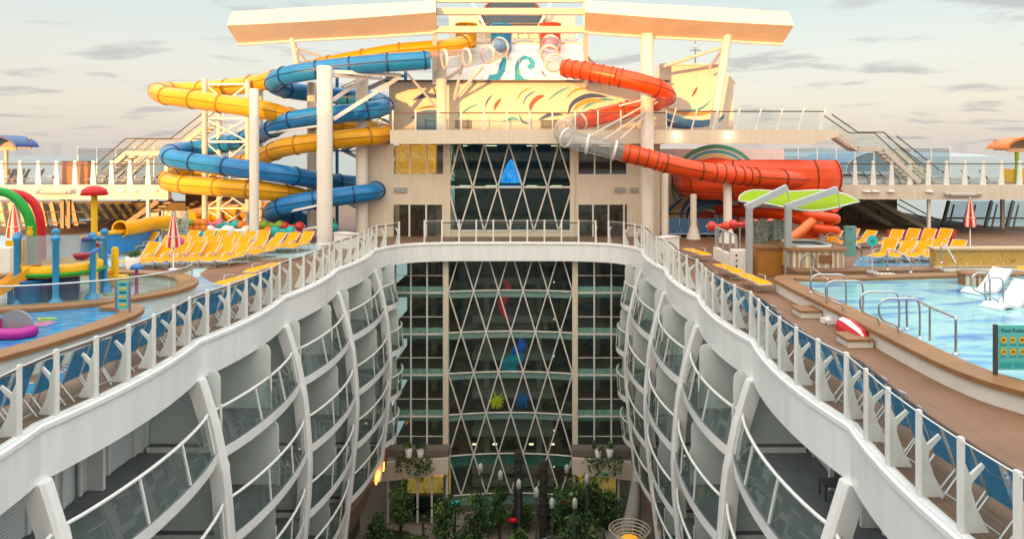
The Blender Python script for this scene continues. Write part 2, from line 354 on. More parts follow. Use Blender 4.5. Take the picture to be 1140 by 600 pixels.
# ================================================================ GLASS RAILING on top of it
def run_points(P, step):
    out = []; acc = 0; nxt = 0
    for (a, b) in zip(P, P[1:]):
        A = Vector((a[0], a[1])); B = Vector((b[0], b[1])); l = (B-A).length
        while nxt <= acc+l+1e-6:
            p = A+(B-A)*((nxt-acc)/l); out.append((p, (B-A).normalized())); nxt += step
        acc += l
    return out
def railing(P, step, label, h=1.45, z0=.06, hr=1.22):
    """posts with their brackets, glass panes and a handrail along P; outward = left of travel"""
    root = thing('glass_railing', label, 'railing', (P[0][0], P[0][1], z0))
    R_ = run_points(P, step)
    for k, (p, t) in enumerate(R_):
        nx = Vector((-t.y, t.x))                  # toward the deck
        q = p+nx*.06
        m = MB(); m.box((q.x, q.y, z0+h/2), (.10, .07, h), math.atan2(t.y, t.x)); po = m.build('post', WHITE, root)
        b = MB(); a3 = Vector((t.x, t.y, 0))*.025; n3 = Vector((nx.x, nx.y, 0)); b0 = Vector((q.x, q.y, z0))
        prof = [(.04,0),(.42,0),(.42,.03),(.24,.36),(.15,.66),(.16,.76),(.37,1.0),(.33,1.05),(.13,.88),(.04,1.1)]
        b.ext([b0+n3*u+Vector((0,0,w*h/1.45))-a3 for u, w in prof], a3*2); b.build('bracket', WHITE, po)
        if k+1 < len(R_):
            p2, t2 = R_[k+1]; q2 = p2+Vector((-t2.y, t2.x))*.06
            g = MB(); d = (q2-q).normalized(); A_ = Vector((q.x+d.x*.075, q.y+d.y*.075, z0+.05)); B_ = Vector((q2.x-d.x*.075, q2.y-d.y*.075, z0+.05)); hh = Vector((0,0,h-.1)); g.add([A_, B_, B_+hh, A_+hh], [(0,1,2,3)])
            g.build('glass_pane', GRAIL, root)
    hp = [(p.x-t.y*.42, p.y+t.x*.42, z0+hr*h/1.45) for p, t in R_]
    MB().tube(hp, .036, 6).build('handrail', DARKRAIL, root)
    MB().tube([(p.x-t.y*.06, p.y+t.x*.06, z0+h-.05) for p, t in R_], .014, 5).build('glass_edge', WHITE, root)
    return root
nL = len(EL); cut = 6
iL = next(i for i, p in enumerate(U) if p[1] > 47.6); iR = next(i for i in range(len(U)-1, 0, -1) if U[i][1] > 47.6)
railing(U[4:iL+1][::1], 1.2, 'glass railing with white bracketed posts along the left atrium edge')
railing(U[iL+2:iR-1], 1.12, 'short straight glass railing across the front of the atrium')
railing(U[iR:-4], 1.2, 'glass railing with white bracketed posts along the right atrium edge')
# ================================================================ BALCONY WALLS
DZ = [(-1.0,0),(-1.2,.06),(-2.6,.5),(-4.2,.82),(-6.5,1.0),(-8,.95),(-10,.78),(-13.5,.38),(-16.5,.02),(-19,-.25)]
dz = lambda z: interp(z, DZ)
ZK = [-3.55-2.75*k for k in range(4)]
LOUV = stripes('white_louvre', [(.74,.75,.75),(.55,.57,.57)], .045, 2, .5)
HEDGE = mat('slab_shade', (.72, .75, .74), .6)
def balconies(side, label, seed):
    rnd = random.Random(seed)
    root = thing('balcony_wall', label, 'balconies', (X0+side*9.5, 12, -18))
    YI, WI = 1.4, 10.35
    # inner cabin wall and the ceiling under the pool deck
    m = MB(); x = X0+side*(WI+.12)
    m.bx(min(x, x+side*.2), max(x, x+side*.2), YI, 47.5, -18.2, -1.25); m.build('cabin_wall', mat('cabin_wall', (.82,.84,.83), .55, var=.15, streak=True), root)
    m = MB(); P = offset(U[:len(EL)] if side < 0 else U[-len(ER):], .3)
    ins = [(px, py, -1.02) for px, py in P]; ou = [(X0+side*(WI+.2), py, -1.02) for px, py in P]
    m.strip(ins, ou); m.build('ceiling', HEDGE, root)
    for i in range(1, len(KN)):                   # ribs at the creases
        y, w = KN[i]
        rings = []
        for k in range(19):
            z = -1.18-k*.7; xo = w-dz(z)-.12
            wx = .50
            rings.append([Vector((X0+side*(xo+a), y+b, z)) for a, b in ((0,-.13),(.08,-.2),(wx,-.2),(wx,.2),(.08,.2),(0,.13))])
        if side > 0: rings = [r[::-1] for r in rings]
        MB().sweep(rings, 0).build('rib', WHITE, root)
    for i in range(1, len(KN)):                   # bays between the ribs, the last one runs into the corner
        last = i == len(KN)-1
        y0, w0 = KN[i]
        y1, w1 = KN[i+1] if not last else (47.6, 7.9)
        for k, zk in enumerate(ZK):
            if y1 < 17 and k > 2: continue
            def out(t, z, e=0):
                s = max(0, math.sin(math.pi*min(1, max(0, t))))**.62
                return w0+(w1-w0)*t - dz(z) - .46*s + .14 + e
            T = [.03+.94*j/14 for j in range(15)]
            yy = lambda t: y0+(y1-y0)*t
            pt = lambda t, z, e=0: Vector((X0+side*out(t, z, e), yy(t), z))
            b = MB(); rg = []
            for t in T:
                o_ = out(t, zk)
                rg.append([Vector((X0+side*a, yy(t), c)) for a, c in ((o_, zk-.17), (o_, zk+.17), (WI, zk+.17), (WI, zk-.12))])
            if side > 0: rg = [r[::-1] for r in rg]
            b.sweep(rg, 0, mis=[0, 1, 1, 2] if side < 0 else [1, 1, 0, 2])
            bal = b.build('balcony', [FASC, FLOORG, HEDGE], root)
            # handrail, glass, uprights
            zr = zk+1.32
            def front(t, z): return Vector((X0+side*(out(t, zk, .03)-(dz(z)-dz(zk))*.9), yy(t), z))
            MB().tube([front(t, zr) for t in T], .052, 6).build('handrail', WHITE, bal)
            g = MB(); g.strip([front(t, zk+.19) for t in T], [front(t, zr-.03) for t in T]); g.build('glass_panel', GBAL, bal)
            for t in (.04, .36, .66, .95):
                MB().beam(front(t, zk+.17), front(t, zr), .05, .07).build('upright', WHITE, bal)
            # dividers: frosted panels with a rounded outer top
            for t in ((.06, .52) if i > 2 or k > 1 else ()):
                o_ = out(t, zk, .2); zt = zk+2.5; pl = []
                pl = [(WI, zk+.2), (o_+.05, zk+.2)]
                for q in range(7):
                    a = q/6*math.pi/2; pl.append((o_+.05+.22*(1-math.cos(a)), zt-.3+.3*math.sin(a)))
                pl.append((WI, zt))
                d = MB().ext([Vector((X0+side*a, yy(t), c)) for a, c in pl], (0, .04, 0)); d.build('divider', FROST, bal)
                MB().beam((X0+side*(o_+.02), yy(t)-.01, zk+.17), (X0+side*(o_+.02), yy(t)-.01, zk+1.45), .05, .06).build('divider_post', WHITE, bal)
            for t in ((.04, .34, .62) if i <= 2 else ()):   # short white walls standing out between the cabins
                xa, xb = X0+side*(WI-.42), X0+side*WI; MB().bx(min(xa,xb), max(xa,xb), yy(t)-.06, yy(t)+.06, zk+.172, zk+2.36).build('cabin_pier', WHITE, bal)
            # cabin doors
            for t in (.1, .56):
                ya, yb = yy(t), yy(t+.36); xw = X0+side*WI
                d = MB(); d.bx(min(xw, xw+side*.05), max(xw, xw+side*.05), ya, yb, zk+.2, zk+2.3)
                if k <= 1 and yb < 31: door = d.build('shutter', LOUV, bal)
                else:
                    door = d.build('balcony_door', GDOOR if rnd.random() < .6 else mat('curtain', (.58,.62,.60), .8, var=.2, streak=True), bal)
                f = MB()
                for yq in (ya, (ya+yb)/2, yb): f.bx(min(xw-side*.01, xw-side*.07), max(xw-side*.01, xw-side*.07), yq-.045, yq+.045, zk+.2, zk+2.36)
                f.bx(min(xw-side*.01, xw-side*.06), max(xw-side*.01, xw-side*.06), ya, yb, zk+2.3, zk+2.38); f.build('door_frame', WHITE, bal)
            if rnd.random() < .55:                # a chair on the balcony
                c = MB(); cx, cy = X0+side*(WI-.55), yy(.3+.4*rnd.random())
                c.bx(cx-.25, cx+.25, cy-.25, cy+.25, zk+.55, zk+.6); c.bx(cx+side*.22-.03, cx+side*.22+.03, cy-.25, cy+.25, zk+.6, zk+1.1)
                for sx in (-.22, .22):
                    for sy in (-.22, .22): c.bx(cx+sx-.02, cx+sx+.02, cy+sy-.02, cy+sy+.02, zk+.17, zk+.55)
                ch = c.build('balcony_chair', DKGREY); tag(ch, None, 'chair', 'dark chairs standing on the balconies'); CHAIRS.append((ch, side, i, k))
    # lowest skirt
    return root
CHAIRS = []
balconies(-1, 'tall left wall of curved white ribs and stacked glass balconies', 5)
balconies(1, 'tall right wall of curved white ribs and stacked glass balconies', 8)
BAYN = ['nearest', 'second', 'third', 'fourth', 'fifth', 'farthest']
LEVN = ['topmost', 'second highest', 'third highest', 'fourth highest', 'lowest']
for ch, side, i, k in CHAIRS:
    ch['label'] = 'dark chair on the %s balcony of the %s bay, %s wall' % (LEVN[k], BAYN[i-1], 'left' if side < 0 else 'right')
# ================================================================ FRONT FACADE, lower part
YF = 48.95
def X_(px, Y=YF): return (px-CX)*Y/F
def Z_(py, Y=YF): return CH-(py-HY)*Y/F
fr = thing('atrium_facade', 'tall glass atrium front with white diamond lattice below the railing', 'facade', (X0, YF, -18.3))
xl0, xl1 = X_(499), X_(637.5); nb = 5; bw = (xl1-xl0)/nb
lev = [Z_(y) for y in (278, 325, 371, 416.5, 462.5, 508.5, 553)]
def yc(x): u = (x-(xl0+xl1)/2)/((xl1-xl0)/2); return YF+.10+.5*(1-u*u)
GW = mat('lattice_white', (.70, .67, .61), .45, var=.12, streak=True)
# glazing behind the lattice, one sheet per storey
for a, b in zip(lev, lev[1:]):
    m = MB(); XS = [xl0+(xl1-xl0)*i/10 for i in range(11)]
    m.strip([(x, yc(x)+.1, b) for x in XS], [(x, yc(x)+.1, a) for x in XS]); m.build('glass_panel', GFACE, fr)
for r, z in enumerate(lev[1:]):
    m = MB(); XS = [xl0+(xl1-xl0)*i/10 for i in range(11)]
    m.tube([(x, yc(x), z) for x in XS], .05, 6); m.build('lattice_ring', GW, fr)
    m = MB(); m.strip([(x, yc(x)+.16, z-.06) for x in XS], [(x, yc(x)+.16, z-.06-(.42 if r < 4 else .75)) for x in XS]); m.build('spandrel', SPAN if r > 3 else HEDGE, fr)
for r, (a, b) in enumerate(zip(lev, lev[1:])):
    # nodes on whole units at the odd lines, half units at the even ones
    top = [i for i in range(0, nb+1)] if r % 2 == 1 else [.5+i for i in range(nb)]
    bot = [.5+i for i in range(nb)] if r % 2 == 1 else [i for i in range(0, nb+1)]
    for t in top:
        for d in (-.5, .5):
            q = t+d
            if q in bot and 0 <= q <= nb:
                x1 = xl0+t*bw; x2 = xl0+q*bw
                MB().beam((x1, yc(x1)-.02, a), (x2, yc(x2)-.02, b), .08, .12, up=(0,1,0)).build('lattice_bar', GW, fr)
for px in (496.5, 640):
    m = MB(); m.bx(X_(px)-.17, X_(px)+.17, YF-.12, YF+.5, -18.2, -1.15); m.build('pilaster', CREAM, fr)
for p0, p1, vs in ((440, 494, (440, 457.5, 475.5, 494)), (642.5, 702, (642.5, 661.5, 680.5, 702))):
    for a, b in zip([Z_(283)]+[Z_(y)-.05 for y in (326, 372, 417.5, 463.5)], [Z_(y) for y in (326, 372, 417.5, 463.5, 505)]):
        for q0, q1 in zip(vs, vs[1:]):
            m = MB(); m.add([(X_(q0)+.03,YF+.1,b+.04),(X_(q1)-.03,YF+.1,b+.04),(X_(q1)-.03,YF+.1,a),(X_(q0)+.03,YF+.1,a)], [(0,1,2,3)]); w = m.build('window', GFACE, fr)
        m = MB(); m.bx(X_(p0), X_(p1), YF+.0, YF+.14, b-.06, b+.06); m.build('transom', GW, fr)
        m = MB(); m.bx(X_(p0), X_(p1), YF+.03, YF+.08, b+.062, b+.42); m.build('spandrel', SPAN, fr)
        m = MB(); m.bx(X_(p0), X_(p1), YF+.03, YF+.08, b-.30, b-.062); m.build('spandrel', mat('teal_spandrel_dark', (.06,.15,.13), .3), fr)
        m = MB(); m.bx(X_(p0), X_(p1), YF+.05, YF+.12, b+1.12, b+1.16); m.build('guard_bar', GW, fr)
    for q in vs:
        m = MB(); m.bx(X_(q)-.05, X_(q)+.05, YF-.06, YF+.14, Z_(508), -1.15); m.build('mullion', GW, fr)
# rooms behind the glass
rm = thing('atrium_interior', 'dim rooms and floors seen behind the diamond lattice glass', 'interior', (X0, 54, -18.3))
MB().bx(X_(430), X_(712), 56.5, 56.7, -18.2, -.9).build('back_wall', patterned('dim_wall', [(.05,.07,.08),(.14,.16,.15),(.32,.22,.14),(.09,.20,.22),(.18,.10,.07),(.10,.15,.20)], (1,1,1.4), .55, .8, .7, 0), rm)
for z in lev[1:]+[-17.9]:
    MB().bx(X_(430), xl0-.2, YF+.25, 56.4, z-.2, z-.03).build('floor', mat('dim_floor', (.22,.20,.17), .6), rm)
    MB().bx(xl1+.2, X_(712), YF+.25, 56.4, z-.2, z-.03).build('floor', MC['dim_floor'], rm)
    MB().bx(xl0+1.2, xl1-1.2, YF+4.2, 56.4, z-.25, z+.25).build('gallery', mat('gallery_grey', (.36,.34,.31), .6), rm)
ROOMLAMP = mat('room_lamp', (1,.72,.42), .5, emit=1.2)
for z in lev[1:]+[-17.9+2.6]:
    for k, px in enumerate((450, 470, 488, 520, 545, 590, 616, 652, 672, 690)):
        zz = z-.22 if not 500 < px < 636 else z-.27
        MB().bx(X_(px)-.16, X_(px)+.16, (YF+1.6) if not 500 < px < 636 else YF+5.4, (YF+1.8) if not 500 < px < 636 else YF+5.6, zz-.05, zz).build('ceiling_lamp', ROOMLAMP, rm)
for px in (470, 672, 535, 600):
    MB().bx(X_(px)-.2, X_(px)+.2, 54.2, 54.6, -18, -1).build('column', MC['gallery_grey'], rm)
# hanging art in the atrium
def hang(name, label, px, y0, y1, m, w=.25, Y=51.2, wig=.25):
    zt, zb = Z_(y0, Y), Z_(y1, Y); x = X_(px, Y)
    P = smooth_path([(x+wig*math.sin(k*1.3), Y+wig*.6*math.cos(k*1.7), zt+(zb-zt)*k/6) for k in range(7)], .2)
    n = len(P); MBo = MB().tube(P, [w*(.35+.65*math.sin(math.pi*i/(n-1))) for i in range(n)], 8)
    return tag(MBo.build(name, m), label, 'hanging art', 'colourful shapes hanging inside the atrium')
hang('hanging_ribbon', 'long bright red ribbon hanging behind the upper lattice glass', 562, 312, 358, mat('art_red', (.7,.01,.02), .4, emit=.12), .26)
hang('hanging_ribbon', 'slim blue hanging shape behind the lattice beside the turquoise one', 578, 378, 402, mat('art_blue', (.01,.12,.55), .4, emit=.1), .38)
hang('hanging_ribbon', 'turquoise twisted shape hanging in the middle of the lattice', 570, 392, 415, mat('art_teal', (.01,.25,.32), .4, emit=.1), .45, wig=.5)
def burst(label, px, py, m):
    b = MB(); c = S(px, py, 51.3); b.ball(c, .28)
    rnd = random.Random(px)
    for k in range(42):
        d = Vector((rnd.gauss(0,1), rnd.gauss(0,1), rnd.gauss(0,1))).normalized()
        b.tube([c, c+d*.42, c+d*.66], [.06,.05,.015], 5)
    tag(b.build('burst_lamp', m), label, 'hanging art', 'colourful shapes hanging inside the atrium')
burst('spiky yellow green ball hanging behind the lattice', 553, 445, mat('art_yellow', (.55,.5,.01), .4, emit=.12))
burst('spiky blue ball hanging behind the lattice beside the yellow green one', 583, 445, mat('art_blue2', (.01,.12,.35), .4, emit=.1))
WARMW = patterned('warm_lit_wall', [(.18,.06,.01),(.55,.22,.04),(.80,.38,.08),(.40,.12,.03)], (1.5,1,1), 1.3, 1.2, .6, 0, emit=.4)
# ---- ground floor shopfronts with white lintels
for p0, p1, lab in ((424, 499, 'white cafe front with warm lit windows at the left foot of the atrium'), (637, 716, 'white cafe front with warm lit windows at the right foot of the atrium')):
    left = p0 < 500
    sh = thing('shopfront', lab, 'shopfront', (X_((p0+p1)/2, 47.6), 47.6, -18.2))
    Yq = 47.6; xa, xb = X_(p0, Yq), X_(p1, Yq)
    zt, zm = Z_(513, Yq), Z_(536, Yq)
    m = MB()
    if left: pl = [(xa, Z_(516,Yq)), (xb, Z_(510,Yq)), (xb, Z_(528,Yq)), (xa, zm)]
    else: pl = [(xa, Z_(510,Yq)), (xb, Z_(516,Yq)), (xb, zm), (xa, Z_(528,Yq))]
    m.ext([(a, Yq, c) for a, c in pl], (0, 1.3, 0)); m.build('lintel', CREAM, sh)
    m = MB(); m.bx(xa, xb, Yq+.2, Yq+1.2, Z_(512,Yq)+.15, Z_(506,Yq)+.2); m.build('planter_ledge', mat('ledge_brown', (.16,.13,.11), .7), sh)
    if left: vs = (431, 447, 464, 480, 497)
    else: vs = (640, 655, 672, 689, 706)
    for a, b in zip(vs, vs[1:]):
        m = MB(); m.bx(X_(a,Yq)+.06, X_(b,Yq)-.06, Yq+.35, Yq+.38, -18.1, Z_(533,Yq)); m.build('window', GBAL if a in (431, 689) else GFACE, sh)
    for a in vs:
        m = MB(); m.bx(X_(a,Yq)-.06, X_(a,Yq)+.06, Yq+.25, Yq+.42, -18.15, Z_(530,Yq)); m.build('frame', GW, sh)
    m = MB(); a, b = (vs[1], vs[4]) if left else (vs[0], vs[3])
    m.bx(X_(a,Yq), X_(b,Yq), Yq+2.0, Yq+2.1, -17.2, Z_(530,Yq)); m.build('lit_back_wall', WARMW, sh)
    m = MB(); m.bx(X_(a,Yq), X_(b,Yq), Yq+1.6, Yq+1.9, -18.1, -17.2); m.build('counter', mat('shop_counter', (.03,.035,.06), .5), sh)
    sp = 463 if left else 673
    s = thing('exit_sign', 'small pale green sign on the %s cafe lintel' % ('left' if left else 'right'), 'sign', S(sp, 527.5, Yq-.05))
    MB().bx(X_(sp,Yq)-.34, X_(sp,Yq)+.34, Yq-.08, Yq-.005, Z_(530,Yq), Z_(524.5,Yq)).build('board', mat('pale_green', (.42,.62,.45), .5), s)
    MB().bx(X_(sp,Yq)-.1, X_(sp,Yq)+.22, Yq-.1, Yq-.082, Z_(528.4,Yq), Z_(526.2,Yq)).build('pictogram', mat('sign_green', (.02,.25,.10), .5), s)
# ================================================================ UPPER FRONT WALL (decks 15 to 17)
YW = 52.0
def wx(px, Y=YW): return (px-CX)*Y/F
def wz(py, Y=YW): return CH-(py-HY)*Y/F
uw = thing('central_deckhouse', 'cream deckhouse front with diamond lattice window above the atrium railing', 'building', (X0, YW, 0))
def wallrect(p0, p1, q0, q1, Y=YW, th=.25, name='wall', m=CREAM, par=uw):
    return MB().bx(wx(p0,Y), wx(p1,Y), Y, Y+th, wz(q1,Y), wz(q0,Y)).build(name, m, par)
D17b, D17t = wz(160, 50), wz(145, 50)
zf = 0.0
for a, b, w0, w1, d0, d1 in ((400, 499, 438, 494, 437, 493), (637, 735, 644, 698, 643, 712)):
    def bxz(x0, x1, z0, z1, n, m=CREAM): return MB().bx(wx(x0), wx(x1), YW, YW+.25, z0, z1).build(n, m, uw)
    bxz(a, w0, zf, D17b-.02, 'wall'); bxz(w1, b, zf, D17b-.02, 'wall')
    bxz(w0, w1, wz(228), wz(194), 'wall')
    nW = 3
    for i in range(nW):
        x0 = wx(w0)+(wx(w1)-wx(w0))*i/nW; x1 = wx(w0)+(wx(w1)-wx(w0))*(i+1)/nW
        g = MB().bx(x0+.05, x1-.05, YW+.1, YW+.13, wz(194), wz(162)).build('window', glass('upper_glass', (.62,.62,.56), .93, .03, (.03,.03,.02), 1.6), uw)
        MB().bx(x1-.05, x1+.05, YW+.02, YW+.14, wz(194), wz(162)).build('frame', GW, g)
    nD = 3 if a < 500 else 4
    for i in range(nD):
        x0 = wx(d0)+(wx(d1)-wx(d0))*i/nD; x1 = wx(d0)+(wx(d1)-wx(d0))*(i+1)/nD
        g = MB().bx(x0+.05, x1-.05, YW+.1, YW+.13, zf+.05, wz(228)).build('glass_door', MC['upper_glass'], uw)
        MB().bx(x1-.06, x1+.06, YW+.02, YW+.15, zf, wz(228)).build('frame', GW, g)
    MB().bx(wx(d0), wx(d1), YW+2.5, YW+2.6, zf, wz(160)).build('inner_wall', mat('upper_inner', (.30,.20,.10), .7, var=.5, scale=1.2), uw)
    MB().bx(wx(a), wx(b), YW-.03, YW-.003, wz(196), wz(195)).build('trim', GW, uw)
    for px, w in ((446, 14), ) if a < 500 else ((690, 12), (706, 9)):
        MB().bx(wx(px-w/2), wx(px+w/2), YW-.15, YW-.004, wz(214), wz(209)).build('wall_lamp', GREYP, uw)
# lattice of the upper window
ul = [wz(160.5), wz(208.5), wz(257)]; x0_, x1_ = wx(499), wx(637); b5 = (x1_-x0_)/5
for p in (499, 637):
    MB().bx(wx(p)-.16, wx(p)+.16, YW-.12, YW+.2, 0, D17b-.02).build('pilaster', CREAM, uw)
for z in ul[1:]:
    MB().bx(x0_, x1_, YW-.06, YW+.04, z-.07, z+.07).build('lattice_ring', GW, uw)
MB().bx(x0_, x1_, YW-.02, YW+.2, 0, ul[2]-.08).build('kick_plate', CREAM, uw)
for a, b in zip(ul, ul[1:]):
    MB().bx(x0_, x1_, YW+.12, YW+.14, b, a).build('glass_panel', GFACE, uw)
for r, (a, b) in enumerate(zip(ul, ul[1:])):
    top = [.45+i for i in range(5)] if r == 0 else [i for i in range(6)]
    bot = [i for i in range(6)] if r == 0 else [.45+i for i in range(5)]
    for t in top:
        for q in bot:
            if abs(t-q) < .6: MB().beam((x0_+t*b5, YW-.03, a), (x0_+q*b5, YW-.03, b), .10, .10, up=(0,1,0)).build('lattice_bar', GW, uw)
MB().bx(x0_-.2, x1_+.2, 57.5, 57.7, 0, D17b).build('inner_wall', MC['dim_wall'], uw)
for k, px in enumerate((448, 470, 488, 515, 545, 592, 620, 655, 675, 695)):
    for z in (D17b-.08, 3.55): MB().bx(wx(px)-.4, wx(px)+.4, 53.6, 53.8, z-.06, z).build('ceiling_lamp', ROOMLAMP, uw)
MB().bx(wx(438), wx(494), 52.9, 53.0, wz(194), wz(162)).build('glint_panel', patterned('painted_sun_glints', [(.10,.04,.005),(.75,.38,.04),(.14,.06,.01),(.85,.50,.08),(.08,.03,.0)], (2,1,2), 2.0, 2.5, .3, 0, emit=1.3), uw)  # glowing sheet added behind the glass, painting in golden sun reflections
MB().bx(wx(396), wx(735), YW+.3, 57.4, 3.60, 3.75).build('mid_floor', MC['dim_floor'], uw)
# art seen through the upper window
def coil(label, px, py, m, n, w, h, seed):
    rnd = random.Random(seed); b = MB()
    for k in range(n):
        u = k/n-.5
        P = [S(px+u*w*.5, py-h/2, 53.2), S(px+u*w+rnd.uniform(-3,3), py, 53.4), S(px+u*w*.8+8, py+h/2, 53.2)]
        b.tube(smooth_path(P, .25), .045, 5)
    tag(b.build('hanging_sculpture', m), label, 'hanging art', 'colourful shapes hanging inside the atrium')
coil('bundle of pale hanging ropes behind the upper left lattice window', 510, 183, mat('rope_pale', (.62,.52,.36), .7), 11, 22, 42, 1)
coil('dark coiled bundle at the top of the upper lattice window', 527, 168, mat('rope_dark', (.10,.09,.08), .7), 8, 22, 14, 2)
coil('golden hanging strands behind the upper right lattice window', 623, 180, mat('rope_gold', (.60,.32,.05), .5), 9, 20, 34, 3)
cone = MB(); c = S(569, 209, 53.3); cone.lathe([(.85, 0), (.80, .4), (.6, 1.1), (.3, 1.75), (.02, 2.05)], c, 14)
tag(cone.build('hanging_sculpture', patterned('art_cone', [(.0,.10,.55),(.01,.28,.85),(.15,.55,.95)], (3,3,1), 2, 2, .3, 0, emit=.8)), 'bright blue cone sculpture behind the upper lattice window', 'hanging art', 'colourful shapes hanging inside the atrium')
# ---- deck 17 walkway with fascia, and its railing
wk = MB(); xa, xb = wx(435, 50), wx(932, 50)
wk.bx(xa, wx(745, 50), 50, 64, D17b, D17t-.3); wk.bx(wx(745, 50)+.005, xb-2, 50.0, 51.7, D17b, D17t-.3)
pl = [(xa, D17b-.02), (xb-1.6, D17b-.02), (xb, D17t-.45), (xb+.1, D17t), (xa, D17t)]
wk.ext([(a, 49.8, c) for a, c in pl], (0, .19, 0))
up17 = tag(wk.build('upper_walkway', CREAM), 'long cream walkway crossing above the lattice window and red slide', 'walkway')
def simple_rail(name, P, step, h, label, tilt=0, z=0, hm=DARKRAIL, pm=WHITE, wedge=False, glassm=GRAIL, pw=.09):
    root = thing(name, label, 'railing', (P[0][0], P[0][1], z))
    rp = run_points(P, step)
    for k, (p, t) in enumerate(rp):
        m = MB(); a = Vector((p.x, p.y, z)); b = a+Vector((t.x*tilt, t.y*tilt, h))
        if wedge:
            n = .32; m.ext([a-Vector((t.x,t.y,0))*n*.6, a+Vector((t.x,t.y,0))*n*.6, b+Vector((t.x,t.y,0))*.09, b-Vector((t.x,t.y,0))*.09], (0,.12,0))
        else: m.beam(a, b, pw, pw)
        m.build('post', pm, root)
        if k+1 < len(rp):
            q = rp[k+1][0]; m = MB(); m.add([(p.x,p.y+.06,z+.02),(q.x,q.y+.06,z+.02),(q.x,q.y+.06,z+h*.94),(p.x,p.y+.06,z+h*.94)], [(0,1,2,3)]); m.build('glass_pane', glassm, root)
    MB().tube([(p.x+t.x*tilt*.85, p.y+.02, z+h*.86) for p, t in rp], .04, 6).build('handrail', hm, root)
    return root
simple_rail('deck_railing', [(wx(437,50), 50.1), (wx(745,50), 50.1)], 1.55, 1.35, 'glass railing of the upper walkway in front of the mural wall', 0, D17t)
simple_rail('deck_railing', [(wx(746,50), 50.1), (xb, 50.1)], 1.45, 1.5, 'glass railing with leaning posts on the walkway right of the column', .42, D17t-.02)
# flood lamps under the right walkway fascia
lamp_w = mat('lit_lamp', (1,.86,.6), .5, emit=9)
for i, px in enumerate((753, 811)):
    s = thing('flood_lamp', ('left' if i == 0 else 'right')+'most round lamp glowing on the right walkway fascia', 'lamp', S(px, 152, 49.7))
    c = S(px, 152, 49.7); MB().bx(c.x-.14, c.x+.14, c.y-.02, c.y+.095, c.z-.14, c.z+.14).build('housing', GREYP, s)
    MB().ball(c+Vector((0,-.06,0)), .16, 10).build('bulb', lamp_w, s)
# ---- mural walls
def band(mb, Y, pts, w, mi, th=.02):
    P = smooth_path([Vector((p[0], 0, p[1])) for p in pts], .25); n = len(P); A = []; B = []
    for i, p in enumerate(P):
        t = (P[min(i+1,n-1)]-P[max(i-1,0)]).normalized(); nn = Vector((-t.z, 0, t.x))
        ww = w*(math.sin(math.pi*min(1,max(0,(i+.15)/(n-.7))))**.6)/2
        A.append(Vector((p.x,Y,p.z))+nn*ww); B.append(Vector((p.x,Y,p.z))-nn*ww)
    mb.strip(A, B, mi)
def arc(mb, Y, cx, cz, r, a0, a1, w, mi, squash=1):
    pts = [(cx+r*math.cos(R(a0+(a1-a0)*k/10)), cz+r*squash*math.sin(R(a0+(a1-a0)*k/10))) for k in range(11)]
    band(mb, Y, pts, w, mi)
MUR = [mat('mural_teal', (.03,.34,.40), .5), mat('mural_navy', (.015,.06,.20), .5), mat('mural_red', (.60,.07,.03), .5), mat('mural_orange', (.75,.28,.04), .5), mat('mural_yellow', (.74,.52,.12), .5), mat('mural_green', (.05,.30,.16), .5), mat('mural_blue', (.03,.17,.42), .5)]
YM = 54.5
mw = thing('mural_wall', 'cream wall above the upper walkway with loose red and blue brush strokes', 'wall', (X0, YM, D17t))
MB().bx(wx(433,YM), wx(742,YM), YM, YM+.3, D17t-.3, wz(92,YM)).build('wall', CREAM, mw)
MB().bx(wx(430,YM), wx(745,YM), YM-.5, YM+.3, wz(92,YM)+.005, wz(90,YM)).build('eave', mat('eave_dark', (.12,.10,.09), .6), mw)
b = MB()
for pts, w, mi in (([(460,112),(470,107),(482,107),(492,110)],.35,1), ([(464,122),(478,119),(492,120)],.14,2), ([(550,123),(553,116),(558,110)],.25,2), ([(540,120),(543,112),(548,106)],.12,1), ([(590,125),(592,116),(599,109),(606,107)],.32,2), ([(582,118),(586,108),(596,102)],.12,6), ([(578,128),(582,136),(590,138)],.16,6), ([(632,128),(638,115),(655,107),(676,108)],.34,1), ([(638,124),(646,116),(660,112),(672,113)],.30,3), ([(648,122),(660,114),(674,111),(684,112)],.26,0), ([(630,110),(640,101),(655,98)],.14,3), ([(696,112),(708,118),(716,116)],.34,1), ([(575,113),(580,104),(590,98)],.10,3), ([(508,132),(520,122),(534,115)],.14,0), ([(600,134),(612,128),(626,128)],.28,1), ([(604,140),(616,135),(628,134)],.16,3), ([(458,132),(470,126),(486,125),(496,128)],.3,6), ([(690,132),(704,126),(718,124)],.3,6), ([(560,136),(570,132),(578,134)],.2,0), ([(610,112),(620,104),(634,97)],.14,0)):
    band(b, YM-.02-.002*mi, [(wx(p,YM), wz(q,YM)) for p, q in pts], w*1.05, mi)
b.build('brush_strokes', MUR, mw)
MB().bx(wx(462,YM), wx(486,YM), YM-.12, YM-.005, D17t-.25, wz(125,YM)).build('hatch', BFAB2, mw)
for px in (516, 611): MB().bx(wx(px-9,YM), wx(px+9,YM), YM-.10, YM-.005, wz(143,YM), wz(134,YM)).build('vent', stripes('vent_slats', [(.3,.26,.2),(.12,.1,.08)], .06, 2), mw)
